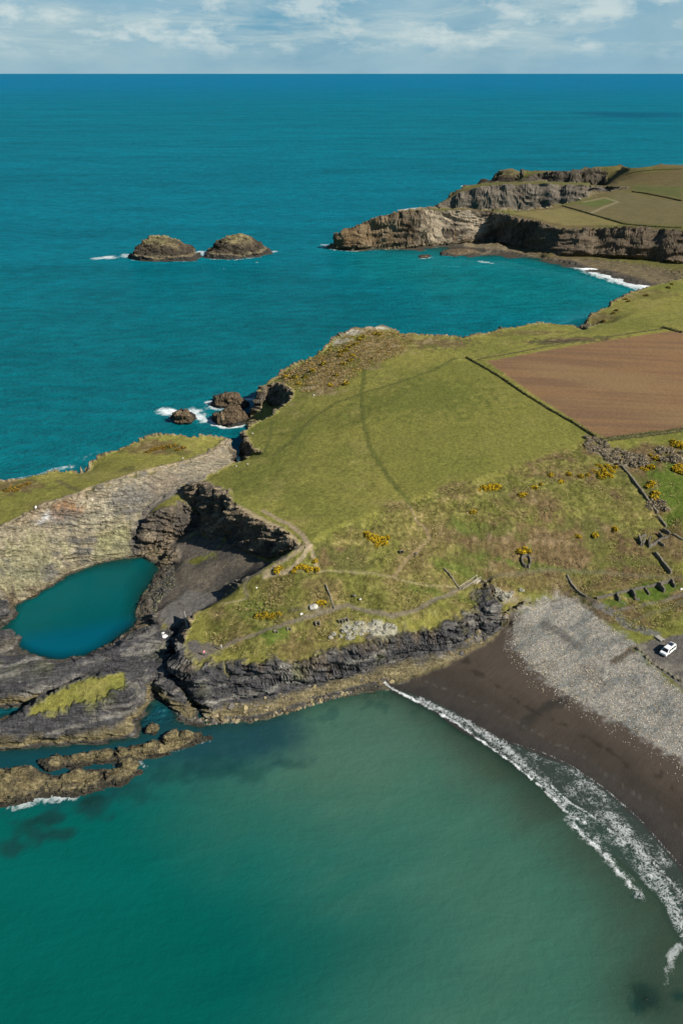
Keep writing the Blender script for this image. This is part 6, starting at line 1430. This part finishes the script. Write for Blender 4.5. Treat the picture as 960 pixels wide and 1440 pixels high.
pebble_field('shore_rubble', 'ochre and grey rubble along the foot of the southern cliff', 'rubble', np.stack([x, y, np.maximum(h, -0.2) - 0.05], -1), np.clip(s_, 0.12, 1.1), palette(r, len(x), [(0.16, 0.13, 0.07), (0.13, 0.105, 0.06), (0.09, 0.08, 0.07), (0.19, 0.16, 0.10), (0.06, 0.056, 0.052)]), 0.75)
Z_rub = zone([(232, 790), (246, 800), (246, 826), (224, 846), (216, 872), (198, 878), (196, 850), (206, 828), (222, 806)])
x, y, r = sample_poly(Z_rub, 1500, 14); h = HF(x, y); k = h > -0.6; x, y, h = x[k], y[k], h[k]
pebble_field('lagoon_rubble', 'dark mossy rubble sloping into the lagoon', 'rubble', np.stack([x, y, h - 0.05], -1), np.clip(r.gamma(2.0, 0.12, len(x)) + 0.12, 0, 0.8), palette(r, len(x), [(0.085, 0.082, 0.05), (0.07, 0.068, 0.06), (0.11, 0.10, 0.07), (0.06, 0.058, 0.055)]))
def tufts(name, label, cat, x, y, hgt, wid, cols, seed):
    r = np.random.default_rng(seed); n = len(x); z = HF(x, y) - 0.06
    V_, T_, C_ = [], [], []
    for k in range(4):
        a = r.uniform(0, 6.28, n); dx_, dy_ = np.cos(a) * wid, np.sin(a) * wid; ox = r.normal(0, 1, n) * wid * 0.9; oy = r.normal(0, 1, n) * wid * 0.9
        V_.append(np.stack([np.stack([x + ox - dx_, y + oy - dy_, z], -1), np.stack([x + ox + dx_, y + oy + dy_, z], -1), np.stack([x + ox * 1.8 + r.normal(0, 1, n) * wid * 0.6, y + oy * 1.8 + r.normal(0, 1, n) * wid * 0.6, z + hgt * r.uniform(0.6, 1.2, n)], -1)], 1))
    v = np.concatenate(V_).reshape(-1, 3); c = np.repeat(np.concatenate([cols] * 4), 3, axis=0)
    o = link(name, raw_mesh(name, v, None, M_tuft, False, None, c, np.arange(len(v)).reshape(-1, 3))); return tag(o, label, cat, kind='stuff')
x, y, r = sample_poly(Z_rough, 26000, 15)
nz = fbm2(x / 13 + 8, y / 13 + 2, 3, 0.6) + 0.4 * fbm2(x / 3.6, y / 3.6 + 5, 3, 0.6); k = (r.random(len(x)) < 0.25 + 0.9 * sstep(-0.4, 0.5, nz)); 
for pts, hw, cc, st in paths[:10]:
    d, _ = dline(x, y, pts); k &= d > hw * 1.1
hh = HF(x, y); k &= hh > 4.0; x, y, nz = x[k], y[k], nz[k]
cs = palette(r, len(x), [(0.27, 0.23, 0.085), (0.21, 0.185, 0.055), (0.15, 0.158, 0.036), (0.33, 0.27, 0.12)], 0.2)
br = palette(r, len(x), [(0.15, 0.11, 0.058), (0.18, 0.135, 0.068)], 0.2); pick = (r.random(len(x)) < 0.55 * sstep(0.15, 0.6, nz) * (0.4 + 0.6 * sstep(10, 70, x)))[:, None]
tufts('grass_tussocks', 'tussocky rough grass and dead bracken on the slope', 'grass', x, y, np.full(len(x), 0.11), np.full(len(x), 0.20), np.where(pick, br, cs), 5)
x, y, r = sample_poly(Z_heath, 3400, 16)
tufts('heather', 'brown heather and low scrub on the seaward slope', 'heather', x, y, np.full(len(x), 0.30), np.full(len(x), 0.30), palette(r, len(x), [(0.21, 0.155, 0.065), (0.16, 0.14, 0.045), (0.30, 0.22, 0.105), (0.25, 0.15, 0.03)], 0.25), 6)
